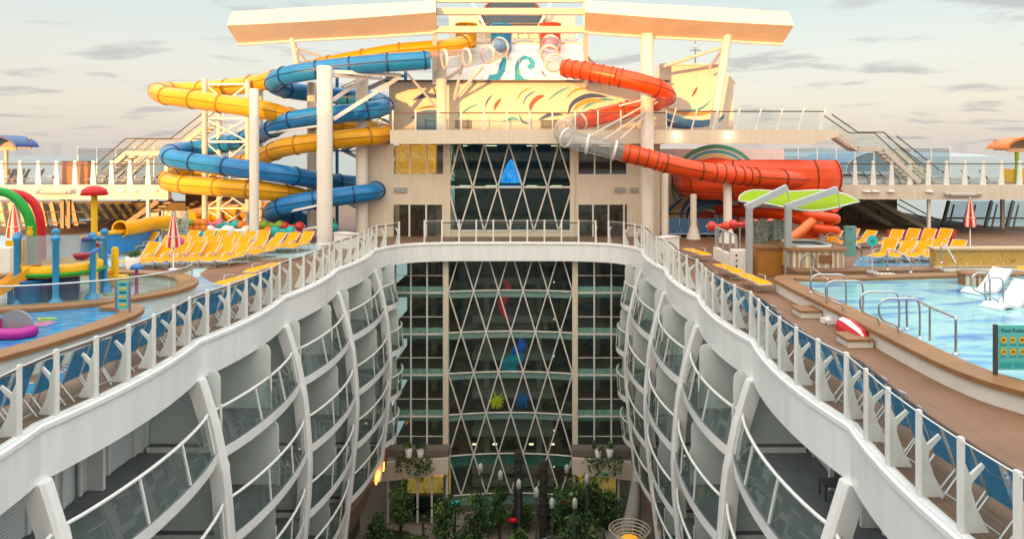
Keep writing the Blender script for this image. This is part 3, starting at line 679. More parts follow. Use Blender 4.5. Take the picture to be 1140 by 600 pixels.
# sloping wave wall above
ww = thing('wave_wall', 'sloping white wall with two curling turquoise waves under the slide starts', 'wall', (X0, 54.6, wz(92,54.6)))
def slope(py, e=0.): f = (92-py)/42; return 54.6+2.2*f-e
ws = lambda px, py, e=0: S(px, py, slope(py, e))
m = MB(); m.add([ws(485,90),ws(655,90),ws(648,50),ws(492,50), ws(485,90)+Vector((0,.4,0)),ws(655,90)+Vector((0,.4,0)),ws(648,50)+Vector((0,.4,0)),ws(492,50)+Vector((0,.4,0))], [(0,1,2,3),(7,6,5,4),(0,4,5,1),(1,5,6,2),(2,6,7,3),(3,7,4,0)])
m.build('wall', WHITE, ww)
def blob(mb, pts, mi):
    vs = [ws(p, q, .03) for p, q in pts]; mb.add(vs, [tuple(range(len(vs)))], mi)
b = MB()
blob(b, [(541,91),(545,84),(553,82),(558,75),(560,66),(563,62),(564,70),(562,80),(556,89),(552,91)], 0)
blob(b, [(573,91),(573,74),(577,65),(584,62),(592,64),(596,70),(595,76),(590,78),(586,74),(590,71),(588,67),(582,67),(578,73),(578,82),(584,88),(597,91)], 0)
blob(b, [(575,80),(574,70),(579,64),(578,74),(580,84)], 3)
blob(b, [(553,85),(556,72),(560,63),(562,66),(558,78)], 6)
blob(b, [(602,80),(604,79),(608,86),(607,86)], 2)
for q in ((577,58),(596,60),(600,74),(548,92)): pass
b.build('wave_mural', MUR, ww)
# slide start tower: cylinders and platform rail
tw = thing('slide_tower', 'slide start tower platform with white rails behind the coloured cylinders', 'platform', (X0, 57.5, wz(50,57.5)))
MB().bx(wx(488,57.5), wx(652,57.5), 56.9, 60.5, wz(53,57.5), wz(49,57.5)).build('platform', CREAM, tw)
for q in (30, 40): MB().bx(wx(492,58), wx(650,58), 60.2, 60.28, wz(q,58)-.04, wz(q,58)+.04).build('rail', WHITE, tw)
for px in range(500, 650, 12): MB().bx(wx(px,58)-.04, wx(px,58)+.04, 60.2, 60.28, wz(50,58), wz(29,58)).build('rail_post', WHITE, tw)
MB().bx(wx(500,61), wx(640,61), 61, 61.3, wz(52,61), wz(18,61)).build('back_wall', CREAM, tw)
dm = thing('lookout_dome', 'dark blue rounded window of the lookout above the slide tower', 'window', (wx(570,60), 60, wz(26,60)))
d = MB(); c = Vector((wx(570,60), 60.6, wz(26,60))); d.ext([(c.x+2.6*math.cos(R(a)), 60.0, c.z+2.4*math.sin(R(a))) for a in range(0, 181, 12)], (0, .9, 0)); d.build('window', mat('dome_glass', (.03,.07,.14), .12), dm)
P = [(c.x+2.6*math.cos(R(a)), 59.95, c.z+2.4*math.sin(R(a))) for a in range(0, 181, 12)]; MB().tube(P, .1, 6).build('frame', mat('bronze', (.25,.12,.08), .4), dm)
for s_ in (-1, 1): MB().beam((c.x+s_*3.6, 59.6, c.z+2.4), (c.x+s_*1.9, 59.6, c.z-.9), .3, .2).build('brace', WHITE, dm)
# right cream house with gabled top behind the red slide
rh = thing('deckhouse', 'cream deckhouse with a low gabled top behind the red slide', 'building', (wx(775,56), 56, D17t))
MB().ext([(wx(728,56), 55.6, D17t-.3), (wx(815,56), 55.6, D17t-.3), (wx(815,56), 55.6, wz(95,56)), (wx(819,56), 55.6, wz(94,56)), (wx(800,56), 55.6, wz(74,56)), (wx(733,56), 55.6, wz(74,56))], (0, 2.0, 0)).build('wall', mat('warm_cream', (.78,.73,.66), .45, streak=True), rh)
MB().bx(wx(733,56), wx(800,56), 55.4, 57.7, wz(74,56)+.005, wz(72,56)).build('roof_edge', WHITE, rh)
b = MB()
for pts, w, mi in (([(735,124),(750,132),(775,138),(800,134),(806,128)],.55,6), ([(740,120),(760,126),(780,127),(796,122),(800,115)],.26,3), ([(735,118),(755,124),(778,122),(792,112)],.22,0), ([(770,108),(774,102),(776,97)],.18,2), ([(733,130),(745,138),(770,143)],.4,1)):
    band(b, 55.57-.002*mi, [(wx(p,55.57), wz(q,55.57)) for p, q in pts], w, mi)
b.build('brush_strokes', MUR, rh)
ms = thing('mast', 'thin grey antenna mast above the gabled deckhouse', 'mast', S(774, 74, 58))
c = S(774, 74, 58); t = S(774, 43, 58)
MB().tube([c, t], [.07, .03], 6).build('pole', GREYP, ms); MB().bx(c.x-.4, c.x+.4, 57.95, 58.05, c.z+1.2, c.z+1.28).build('crossarm', GREYP, ms); MB().ball(c+Vector((0,0,1.5)), .18).build('sensor', WHITE, ms)
# swirl mural wall under the walkway, right
YS = 58.2
sw = thing('swirl_wall', 'pale wall with big rainbow swirl mural behind the red slide bowl', 'wall', (wx(800,YS), YS, 0))
MB().bx(wx(700,YS), wx(873,YS), YS, YS+.3, 0, wz(166,YS)).build('wall', mat('pale_wall', (.88,.86,.82), .5, streak=True), sw)
b = MB(); cx, cz = wx(797,YS), wz(208,YS)
for r, mi, w in ((3.45,5,.34),(3.02,0,.24),(2.68,4,.16),(2.40,2,.2),(2.12,3,.16),(1.84,0,.3),(1.46,5,.18),(1.18,4,.14),(.9,2,.18)): arc(b, YS-.02-.002*mi, cx, cz, r, 8, 205 if r > 1.6 else 172, w, mi, .92)
cx, cz = wx(788,YS), wz(242,YS)
for r, mi, w in ((2.1,6,.4),(1.65,1,.3),(1.3,6,.35),(.92,0,.24)): arc(b, YS-.03-.002*mi, cx, cz, r, -20, 200, w, mi, .9)
arc(b, YS-.05, cx-.1, cz-.25, .45, -20, 300, .75, 2)
for dx in (-2.9, -2.45): band(b, YS-.06, [(cx+dx-.5, cz-.6), (cx+dx-.2, cz+.5), (cx+dx+.9, cz+1.5)], .3, 6 if dx < -2.6 else 4)
band(b, YS-.05, [(cx+2.2, cz-.6), (cx+2.6, cz+.7), (cx+2.4, cz+1.9)], .35, 2)
b.build('swirl_mural', [mat('swirl_teal', (.06,.50,.55), .5), MUR[1], mat('swirl_red', (.75,.12,.05), .5), mat('swirl_orange', (.85,.38,.06), .5), mat('swirl_yellow', (.85,.66,.2), .5), mat('swirl_green', (.08,.42,.26), .5), mat('swirl_blue', (.05,.28,.6), .5)], sw)
MB().bx(wx(700,YS), wx(873,YS), YS-.06, YS-.003, wz(238,YS)-.05, wz(238,YS)+.05).build('trim', mat('bronze', (.25,.12,.08), .4), sw)
# left wall with spiral
lw = thing('spiral_wall', 'pale wall with target like spiral mural beside the yellow slide', 'wall', (wx(420), 52.6, 0))
MB().bx(wx(405,53), wx(437,53), 53.0, 53.25, 0, wz(146,53)).build('wall', CREAM, lw)
b = MB()
for r, mi in ((1.25,1),(.98,3),(.72,0),(.48,2),(.24,1)): arc(b, 52.97, wx(421,53), wz(171,53), r*.95, -80+r*40, 160+r*40, .15, mi)
b.build('spiral_mural', MUR, lw)
# ================================================================ CANOPY over the slide tower
cn = thing('canopy', 'huge cream wing shaped canopy spanning above the slides', 'canopy', (X0, 50, wz(40,50)))
CANM = mat('canopy_paint', (.64,.54,.41), .42, var=.09, scale=.8)
def can_half(s):
    P = []
    tab = [(485, 1, 14, 36), (420, 4.5, 19, 40.5), (340, 8.5, 24.5, 44.5), (252, 13.5, 29, 49.0)]
    for i, (px, t, mm, bt) in enumerate(tab):
        pxx = px if s < 0 else 2*568-px
        e = 0 if i < 3 else 6
        A = S(pxx+(-s)*e, t, 49.6); B = S(pxx, mm, 48.2); Cc = S(pxx+(-s)*e*2.2, bt, 49.9); D = S(pxx+(-s)*e*2, t+4, 53.6)
        P.append([A, B, Cc, Cc+Vector((0,.35,.1)), D])
    if s > 0: P = [r[::-1] for r in P]
    return P
for s in (-1, 1):
    MB().sweep(can_half(s), 0).build('wing', CANM, cn)
    # slim trim along the lower edge
    r = can_half(s); MB().tube([q[2 if s < 0 else 2]+Vector((0,-.05,-.06)) for q in r], .10, 6).build('edge_trim', WHITE, cn)
for q, w in ((13.5, .42), (33.5, .42)):
    MB().beam(S(480,q,50), S(656,q,50), .45, w).build('cross_beam', CANM, cn)
MB().beam(S(484,1.5,50), S(652,1.5,50), .3, .2).build('cross_beam', CANM, cn)
for px in (484, 652):
    MB().beam(S(px,36,50), S(px,92,53.5), .34, .34).build('strut', WHITE, cn)
    MB().beam(S(px,2,50), S(px,36,50), .3, .3).build('strut', WHITE, cn)
MB().tube([S(323,29,49.5), S(331,72,50.5)], .20, 8).build('strut', WHITE, cn)
MB().tube([S(328,53,50), S(362,65,51.5)], .09, 6).build('brace', WHITE, cn); MB().tube([S(330,55,50), S(342,70,51)], .09, 6).build('brace', WHITE, cn)
MB().tube([S(812,28,49.5), S(794,143,50.6)], .30, 8).build('strut', WHITE, cn)
MB().tube([S(806,52,50), S(737,75,53)], .12, 6).build('brace', WHITE, cn); MB().tube([S(804,55,50), S(790,76,53)], .10, 6).build('brace', WHITE, cn)
MB().tube([S(652,62,51.5), S(672,84,53)], .12, 6).build('brace', GREYP, cn)
# ================================================================ COLUMNS
def column(px, top, Y, d, label, base=False, par=None):
    x = wx(px, Y); zt = wz(top, Y); r = d/2
    root = thing('support_column', label, 'column', (x, Y, 0), 'white columns holding the slides and canopy')
    MB().lathe([(r,.05),(r,zt-.06),(r-.05,zt)], (x,Y,0), 24).build('shaft', COLW, root)
    if base: MB().lathe([(r*2.3,0),(r*2.2,.12),(r*1.25,.75),(r*1.02,.95)], (x,Y,0), 20).build('base', COLW, root)
    else: MB().lathe([(r*1.15,0),(r*1.15,.12),(r*1.01,.16)], (x,Y,0), 24).build('base', COLW, root)
    return root
column(361.5, 74, 47.3, .98, 'thickest white column in front of the blue slide, left of the atrium')
column(283, 99, 47.7, .60, 'white column cut flat at the top, left of the thickest column')
column(347, 92, 53.2, .64, 'cream column partly hidden behind the thickest left column')
column(403, 88, 51.3, .84, 'white column between the thickest column and the deckhouse wall')
column(720.5, 38, 49.4, .88, 'tall white column rising behind the red tube to the canopy')
column(740, 190, 49.8, .5, 'slim white column just right of the tall red slide column')
column(772, 216, 50.6, .44, 'short white column with flared foot under the red bowl', True)
column(810, 199, 48.6, .56, 'white column with bracket under the red slide end', True)
column(491.5, 62, 52.6, .75, 'twin white column standing against the mural wall on the upper walkway')
column(846, 232, 55, .4, 'slim white column behind the lime shade', False)
column(908, 234, 56, .4, 'slim white column right of the lime shade behind the hot tub')
# brackets between columns and slides
br = thing('slide_bracket', 'white steel arms reaching from the thickest left column to the slides', 'support', S(361,80,47.6))
for a, b_, w in ((S(369,80,47.5), S(446,84,50.5), .24), (S(370,84,47.5), S(425,88,51), .2), (S(370,112,47.5), S(405,88,51), .2), (S(371,133,47.5), S(445,86,50.5), .22), (S(369,250,47.5), S(300,262,52), .14), (S(358,140,47.8),S(300,148,50),.14),(S(358,228,47.6),S(310,238,50),.14)):
    MB().beam(a, b_, w, w).build('arm', WHITE, br)
br = thing('slide_bracket', 'fan of white steel arms from the tall column to the red slide', 'support', S(720,112,49))
for a, b_, w in ((S(717,118,49), S(650,155,48.4), .10), (S(719,124,49), S(668,158,48.2), .10), (S(726,112,49), S(742,106,49), .10), (S(724,118,49.2), S(735,112,50), .12), (S(716,132,49), S(690,155,48.2), .09), (S(714,112,49), S(690,118,51.5), .12)):
    MB().beam(a, b_, w, w).build('arm', WHITE, br)
br = thing('slide_bracket', 'crossed white steel legs under the clear tubes left of centre', 'support', S(495,90,51))
for a, b_, w in ((S(515,72,51.2), S(505,112,53.8), .16), (S(538,74,51.2), S(506,110,53.8), .16), (S(512,78,51.2), S(498,88,53), .2), (S(450,78,51), S(486,120,53.8), .12)):
    MB().beam(a, b_, w, w).build('arm', WHITE, br)
# lattice tower left
lt = thing('lattice_tower', 'open white steel lattice tower inside the left slide loops', 'tower', S(255,255,53))
for px, top, Y in ((228,88,52.4), (276,89,52.4), (244,96,55.2), (290,98,55.2)):
    MB().tube([S(px,top,Y), (wx(px,Y),Y,0)], .2, 8).build('leg', COLW, lt)
for (pa, pb, Y) in ((228, 276, 52.5), (244, 290, 55.2)):
    ys = (94, 132, 158, 200, 232, 264)
    for q0, q1 in zip(ys, ys[1:]):
        MB().beam(S(pa,q0,Y), S(pb,q1,Y), .075, .075).build('brace', WHITE, lt); MB().beam(S(pb,q0,Y), S(pa,q1,Y), .075, .075).build('brace', WHITE, lt)
        MB().beam(S(pa,q0,Y), S(pb,q0,Y), .12, .12).build('girt', WHITE, lt)
for q in (96, 134, 202): MB().beam(S(228,q,52.4), S(244,q,55.2), .12, .12).build('girt', WHITE, lt); MB().beam(S(276,q,52.4), S(290,q,55.2), .12, .12).build('girt', WHITE, lt)
# zigzag slide stairs behind the columns
ss = thing('slide_stairs', 'steel zigzag stairway with blue landings behind the slide columns', 'stairs', S(400,265,56))
for k in range(6):
    z = k*1.9+.4; d = 1 if k % 2 else -1
    a = Vector((-13.2-d*2.0, 56.2, z)); b_ = Vector((-13.2+d*2.0, 56.2, z+1.9))
    MB().beam(a, b_, .9, .18).build('flight', GREYP, ss)
    for o_ in (-.45, .45): MB().beam(a+Vector((0,o_,1)), b_+Vector((0,o_,1)), .06, .06).build('handrail', STEEL, ss)
    m = MB(); m.bx(b_.x-.8, b_.x+.8, 55.6, 56.8, b_.z-.1, b_.z+.02); m.build('landing', mat('stair_blue', (.02,.13,.32), .5), ss)
    for j in range(5): p_ = a+(b_-a)*j/4; MB().beam(p_+Vector((0,-.45,0)), p_+Vector((0,-.45,1)), .04, .04).build('baluster', STEEL, ss)
for x in (-15.9, -10.6): MB().bx(x-.1, x+.1, 56.9, 57.1, 0, 12.4).build('stair_post', mat('stair_blue', (.02,.13,.32), .5), ss)
# ================================================================ WATER SLIDES
def slide(name, label, segs, r, col, colj, seam_every=2.4, extra=None):
    root = thing(name, label, 'water slide', segs[0][1][0])
    for kind, P in segs:
        sp = smooth_path(P, .28)
        if kind == 'tube':
            b = MB().tube(sp, r, 16, mi=0)
            acc = 0; nx = .15
            for i in range(1, len(sp)):
                acc += (sp[i]-sp[i-1]).length
                if acc >= nx:
                    d = (sp[i]-sp[i-1]).normalized(); b.tube([sp[i]-d*.05, sp[i]+d*.05], r+.055, 16, mi=1); nx += seam_every
            b.build('tube', [col, colj], root)
            # lengthwise bolted flange on both flanks
            m = MB()
            for sg in (-1, 1):
                line = []
                for i in range(len(sp)):
                    t = (sp[min(i+1,len(sp)-1)]-sp[max(i-1,0)]).normalized(); h = Vector((t.y,-t.x,0)).normalized()
                    line.append(sp[i]+h*sg*(r+.012))
                m.tube(line, .032, 4)
            m.build('flange', colj, root)
        elif kind == 'ribbed':
            b = MB().tube(sp, r, 16, mi=0); acc = 0; nx = .1
            for i in range(1, len(sp)):
                acc += (sp[i]-sp[i-1]).length
                if acc >= nx:
                    d = (sp[i]-sp[i-1]).normalized(); b.tube([sp[i]-d*.03, sp[i]+d*.03], r+.05, 16, mi=1); nx += .62
            b.build('ribbed_tube', [col, colj], root)
        elif kind == 'clear':
            g = MB().tube(sp, r*.97, 16, caps=False).build('clear_tube', GCLEAR, root)
            acc = 0; nx = 0
            for i in range(len(sp)-1):
                if acc >= nx:
                    d = (sp[i+1]-sp[i]).normalized(); m = MB()
                    ring = [sp[i]-d*.07, sp[i]+d*.07]
                    m.tube(ring, r+.08, 18, caps=False); m.tube(ring, r-.05, 18, caps=False)
                    u = d.orthogonal().normalized(); w = d.cross(u)
                    for e in ring:
                        A = [e+(u*math.cos(a*R(20))+w*math.sin(a*R(20)))*(r+.08) for a in range(19)]; B = [e+(u*math.cos(a*R(20))+w*math.sin(a*R(20)))*(r-.05) for a in range(19)]
                        m.strip(A, B)
                    m.build('ring', WHITE, g); nx += 1.75
                acc += (sp[i+1]-sp[i]).length
    return root
def PX(L): return [S(*p) for p in L]
ys = PX([(520,48,52.6),(503,53,51.8),(470,56,51),(440,59,50.8),(400,66,50.9),(350,76,51.4),(310,87,52.3),(280,94,53.5),(240,99,55),(205,101,55.6),(184,101,54.6),(176,103,52.6),(186,107,50.9),(215,111,50),(250,116,49.5),(290,122,49.4),(318,129,50.4),(340,134,52.4),(370,138,54.4),(400,142,54.8),(421,145,54),(428,149,52.4),(418,152,50.8),(392,154,50),(350,159,49.4),(318,164,49.6),(302,170,51),(285,178,53.2),(245,187,55.2),(212,192,55.6),(192,196,54.4),(187,201,52.4),(200,205,50.6),(250,209,49.7),(300,213,49.8),(328,217,51.2),(338,223,53.5),(315,230,55.4),(270,236,56),(230,239,56),(212,242,55)])
slide('yellow_slide', 'yellow tube water slide looping down on the left', [('tube', ys)], .62, YEL, YELD)
bs = PX([(478,67,49.4),(450,69,49),(420,71,48.8),(370,76,48.7),(330,82,48.9),(309,88,49.8),(306,95,51.6),(318,100,53.6),(345,104,54.8),(385,108,55),(418,112,54.4),(428,118,52.6),(420,122,50.9),(390,126,50),(350,130,49.5),(320,136,49.6),(302,144,51),(285,151,53.4),(258,159,55.2),(225,165,55.6),(200,168,54.6),(188,172,52.6),(195,177,50.8),(225,182,49.9),(270,188,49.4),(315,194,49.6),(342,199,51.2),(372,203,54),(402,206,54.4),(419,210,53),(414,214,51),(393,217,50.2),(350,223,49.6),(318,229,49.7),(303,235,51.2),(313,241,53.6),(345,246,55)])
bc = PX([(557,52,53.2),(546,60,52),(524,64,50.8),(500,66,50),(478,67,49.4)])
slide('blue_slide', 'blue tube water slide looping down on the left', [('clear', bc), ('tube', bs)], .62, BLU, BLUD)
rc1 = PX([(613,49,53.4),(611,58,52),(615,69,50.6),(628,76,49.2)])
r1 = PX([(628,76,49.2),(655,80,48.3),(686,86,47.8)])
r1b = PX([(686,86,47.8),(716,93,47.6),(737,101,48.2),(742,108,50),(730,114,52),(705,121,52.8),(675,128,52.4),(645,136,51.3)])
rc2 = PX([(645,136,51.3),(630,142,50.2),(626,150,48.8),(640,157,47.9),(665,163,47.6),(694,170,47.5)])
r2 = PX([(694,170,47.5),(715,175,47.5),(736,181,47.5)]); r2b = PX([(736,181,47.5),(765,188,47.6),(790,192,47.8)]); r2c = PX([(790,192,47.8),(815,195,48),(836,197,48.5)]); r2d = PX([(836,197,48.5),(870,199,49.6),(905,201,52)])
rs = slide('red_slide', 'orange red tube water slide with clear loops ending in a wide bowl on the right', [('clear', rc1), ('ribbed', r1), ('tube', r1b), ('clear', rc2), ('ribbed', r2), ('tube', r2b), ('ribbed', r2c), ('tube', r2d)], .60, RED, REDD)
# the wide bowl: a fat stadium shaped trough
bl = MB(); c = S(842, 200, 54.0); P = []
for k in range(64):
    a = 2*math.pi*k/64; ex = math.copysign(abs(math.cos(a))**.62, math.cos(a)); ey = math.copysign(abs(math.sin(a))**.8, math.sin(a))
    P.append((ex, ey*(1-.14*ex)))
prof = [(0.0,-1.35),(.55,-1.28),(1.0,-.95),(1.22,-.4),(1.28,.2),(1.2,.85),(1.02,1.25),(.92,1.42),(.82,1.42),(.92,1.2),(1.08,.7),(1.12,.1),(1.0,-.45),(.6,-1.0),(0,-1.1)]
rings = [[c+Vector((ex*(4.75+u), ey*(2.6+u), w)) for u, w in prof] for ex, ey in P]; rings.append(rings[0])
b_ = MB(); b_.sweep(rings, 0, closed=False, smooth=True, caps=False); b_.add([c+Vector((ex*4.75, ey*2.6, -1.34)) for ex, ey in P], [tuple(range(64))])
b_.add([c+Vector((ex*4.75, ey*2.6, -1.1)) for ex, ey in P], [tuple(range(64))])
b_.build('bowl', RED, rs)
m = MB()
for k in (2, 10, 22, 30, 38, 45, 52, 58): m.tube([q+ (q-c-Vector((0,0,q.z-c.z))).normalized()*.03 for q in rings[k][:9]], .05, 5)
m.build('bowl_rib', REDD, rs)
MB().tube([c+Vector((ex*5.95, ey*3.8, -.75)) for ex, ey in P], .05, 5, closed=True).build('bowl_rib', REDD, rs)
# open run-out chute under the bowl
ch = smooth_path(PX([(800,232,56),(830,236,54.5),(865,238,52.5),(900,246,50.5),(918,253,49)]), .4)
rg = []
for i, p in enumerate(ch):
    t = (ch[min(i+1,len(ch)-1)]-ch[max(i-1,0)]).normalized(); h = Vector((t.y,-t.x,0)).normalized()
    rg.append([p+h*.62*math.cos(R(a))*1.05+Vector((0,0,.62*math.sin(R(a))+.2)) for a in range(170, 371, 20)]+[p+h*.56*math.cos(R(a))*1.05+Vector((0,0,.56*math.sin(R(a))+.2)) for a in range(370, 169, -20)])
MB().sweep(rg, 0, smooth=True).build('chute', RED, rs)
# start cylinders
for px, top, bot, m, lab in ((519, 27, 52, YEL, 'yellow start cylinder on top of the slide tower'), (558, 28, 56, BLU, 'blue start cylinder in the middle of the slide tower'), (612.5, 27, 56, RED, 'orange red start cylinder on top of the slide tower')):
    t = thing('start_cylinder', lab, 'cylinder', S(px, bot, 56.0)); cc = S(px, bot, 56.0); h = S(px, top, 56.0).z-cc.z
    MB().lathe([(.80,0),(.80,h-.12),(.86,h-.1),(.86,h),(.78,h),(.76,h-.3)], cc, 24).build('shell', m, t)
    MB().bx(cc.x-.03, cc.x+.03, cc.y-.83, cc.y-.78, cc.z, cc.z+h-.12).build('joint', SEAM, t)
# ================================================================ UPPER SIDE DECKS (deck 16)
Z16 = wz(206, 53)
LIGHTBAND = mat('deck_band', (.64,.56,.48), .45, streak=True)
for side, p0, p1 in ((-1, -40, 188), (1, 932, 1200)):
    lab = 'left' if side < 0 else 'right'
    x0, x1 = wx(p0, 53), wx(p1, 53)
    u = thing('upper_deck', 'pale band of the upper side deck on the %s' % lab, 'deck', ((x0+x1)/2, 53, Z16))
    m = MB(); m.bx(x0, x1, 52.9, 53.4, wz(222,53), Z16); m.build('fascia', LIGHTBAND, u)
    m = MB(); m.bx(x0, x1, 53.405, 84, Z16-.35, Z16-.03); m.build('floor', mat('upper_floor', (.22,.19,.16), .7), u)
    lamps = (135, 150, 172, 65) if side < 0 else (975, 992, 1035, 965)
    for px in lamps:
        m = MB(); c = S(px, 214 if side < 0 else 215, 52.85); m.lathe([(.05,0),(.3,.05),(.32,.12),(.1,.2)], c, 10, sx=1, sy=.6); m.build('deck_light', WHITE, u)
    simple_rail('deck_railing', [(x0, 53.05), (x1, 53.05)], 1.32, 1.75, 'white posted railing along the upper side deck on the %s' % lab, 0, Z16, wedge=True)
    # inner slender glass screen further back
    simple_rail('wind_screen', [(x0, 66), (x1-side*2, 66)], 1.7, 2.9, 'tall pale glass wind screen across the upper deck on the %s' % lab, 0, Z16, hm=GREYP, pm=WHITE, glassm=WSCR, pw=.08)
    for s2 in ((40, 100) if side < 0 else (1040,)):
        px = 208 if side > 0 else 0
    pc = (165, 220) if side < 0 else (1034, 935)
    for px in pc[:1]:
        MB().bx(wx(px,53.6)-.1, wx(px,53.6)+.1, 53.5, 53.7, 0, Z16-.4).build('pillar', WHITE, u)
# stair flights with glass sides: helper along a polyline of feet in (px, py, Y)
def stair(name, label, P, width, rail_h, steps, mt, rm, glassy=True):
    root = thing(name, label, 'stairs', P[-1])
    for (a, b_) in zip(P, P[1:]):
        for o_ in (0, width):
            d = Vector((0, o_, 0))
            MB().beam(a+d, b_+d, .10, .34).build('stringer', mt, root)
            MB().tube([a+d+Vector((0,0,rail_h)), b_+d+Vector((0,0,rail_h))], .045, 6).build('handrail', rm, root)
            if glassy:
                g = MB(); g.add([a+d+Vector((0,.02,.1)), b_+d+Vector((0,.02,.1)), b_+d+Vector((0,.02,rail_h-.05)), a+d+Vector((0,.02,rail_h-.05))], [(0,1,2,3)]); g.build('glass_side', GRAIL, root)
        if abs(a.z-b_.z) > .2:
            for k in range(steps):
                q = a+(b_-a)*(k+.5)/steps; MB().bx(q.x-.16, q.x+.16, q.y+.05, q.y+width-.05, q.z-.02, q.z+.04).build('tread', mt, root)
        else: MB().bx(min(a.x,b_.x), max(a.x,b_.x), a.y+.05, a.y+width-.05, a.z-.06, a.z+.04).build('landing', mt, root)
    return root
PALE = mat('stair_pale', (.60,.54,.46), .5)
stair('staircase', 'glass sided staircase with dark handrails rising on the upper left deck', [S(232,138,57), S(190,171,57), S(140,171,57), S(100,206,57)], 1.5, 1.15, 9, PALE, DARKRAIL)
stair('staircase', 'glass sided staircase with dark handrails coming down on the upper right deck', [S(926,146,53), S(955,166,53), S(984,166,53), S(1024,203,53)], 1.5, 1.2, 9, PALE, DARKRAIL)
stair('staircase', 'second dark railed flight beside the right upper staircase', [S(998,168,57), S(1046,206,57)], 1.5, 1.15, 9, PALE, DARKRAIL)
stair('staircase', 'second dark railed flight beside the left upper staircase', [S(164,171,60), S(122,206,60)], 1.5, 1.15, 9, PALE, DARKRAIL)
DKST = mat('stair_dark', (.34,.29,.23), .5)
stair('staircase', 'dark steel stairs under the upper deck left of the patterned screens', [S(176,224,56), S(108,272,56)], 2.2, 1.1, 12, DKST, mat('rail_black', (.02,.02,.02), .4), False)
stair('staircase', 'dark steel stairs under the upper deck behind the yellow loungers, right', [S(972,222,58), S(1046,262,58)], 2.4, 1.1, 12, DKST, MC['rail_black'], False)
stair('staircase', 'dark steel flight just left of the right lower stairs', [S(944,222,60), S(1010,262,60)], 1.4, 1.1, 10, DKST, MC['rail_black'], False)
# dark deckhouse under the upper right deck
dk2 = thing('glazed_lounge', 'dark glazed lounge front under the upper right deck', 'building', (wx(930,64), 64, 0))
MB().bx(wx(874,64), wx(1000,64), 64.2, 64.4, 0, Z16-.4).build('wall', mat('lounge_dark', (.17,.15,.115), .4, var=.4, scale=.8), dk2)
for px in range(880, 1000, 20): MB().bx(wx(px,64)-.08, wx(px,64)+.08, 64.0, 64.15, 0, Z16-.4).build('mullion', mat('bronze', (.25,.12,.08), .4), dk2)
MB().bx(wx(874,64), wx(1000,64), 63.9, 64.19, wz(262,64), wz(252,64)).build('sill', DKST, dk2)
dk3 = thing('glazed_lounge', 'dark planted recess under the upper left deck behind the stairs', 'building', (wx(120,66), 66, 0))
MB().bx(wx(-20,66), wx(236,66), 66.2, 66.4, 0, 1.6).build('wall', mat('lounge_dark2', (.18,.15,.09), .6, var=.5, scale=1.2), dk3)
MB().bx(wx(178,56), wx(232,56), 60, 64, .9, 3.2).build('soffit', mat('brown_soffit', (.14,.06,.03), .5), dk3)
# leaning ship side windows
for side, p0, p1, step in ((-1, -14, 112, 11.5), (1, 1046, 1150, 24)):
    lab = 'left' if side < 0 else 'right'
    root = thing('side_window_wall', 'leaning ship side windows under the upper deck on the %s' % lab, 'windows', (wx((p0+p1)/2,60), 60, .8))
    yb, yt = (268, 226) if side < 0 else (264, 224)
    lean = -9 if side < 0 else 10
    px = p0; lst = []
    while px < p1: lst.append(px); px += step
    for a, b_ in zip(lst, lst[1:]):
        fm = mat('frame_warm', (.66,.48,.26), .45) if side < 0 else mat('frame_dark', (.10,.10,.10), .4)
        MB().beam(S(a,yb,59.5), S(a+lean,yt,61), .34 if side < 0 else .22, .2, up=(0,1,0)).build('frame', fm, root)
        g = MB(); g.add([S(a,yb,59.8), S(b_,yb,59.8), S(b_+lean,yt,61.3), S(a+lean,yt,61.3)], [(0,1,2,3)]); g.build('window', WSCR, root)
        for q, w in ((248, .12), (236, .08)) if side < 0 else ((243, .14), (256,.14)):
            f = (yb-q)/(yb-yt); MB().beam(S(a+lean*f,q,59.4+1.5*f), S(b_+lean*f,q,59.4+1.5*f), w, w).build('bar', mat('frame_dark', (.10,.10,.10), .4), root)
        if side > 0:                              # inner bright frame of each pane
            MB().beam(S(a+9,258,59.6), S(a+16,228,60.7), .1, .1, up=(0,1,0)).build('bar', mat('frame_dark', (.10,.10,.10), .4), root)
    MB().bx(wx(p0,59), wx(p1,59), 59, 59.4, 0, wz(yb,59)).build('sill', mat('sill_brown', (.14,.10,.07), .6, var=.4), root)
    for px in ((70, 77) if side < 0 else (1116,)): MB().bx(wx(px,58)-.13, wx(px,58)+.13, 57.9, 58.1, 0, Z16-.4).build('pillar', mat('pillar_tan', (.42,.36,.28), .5), root)
# blue glass dome forward of the right upper deck
dome = thing('glass_roof', 'low blue grey rounded glass roof beyond the right upper deck', 'roof', S(952,190,78))
c = S(955, 190, 78); m = MB(); m.ext([(c.x+2.9*math.cos(R(a)), 74, c.z+1.9*math.sin(R(a))) for a in range(0,181,15)], (0,14,0)); m.build('glazing', mat('roof_glass', (.20,.34,.44), .15), dome)
MB().tube([(c.x+2.92*math.cos(R(a)), 73.95, c.z+1.92*math.sin(R(a))) for a in range(0,181,15)], .06, 6).build('rim', WHITE, dome)
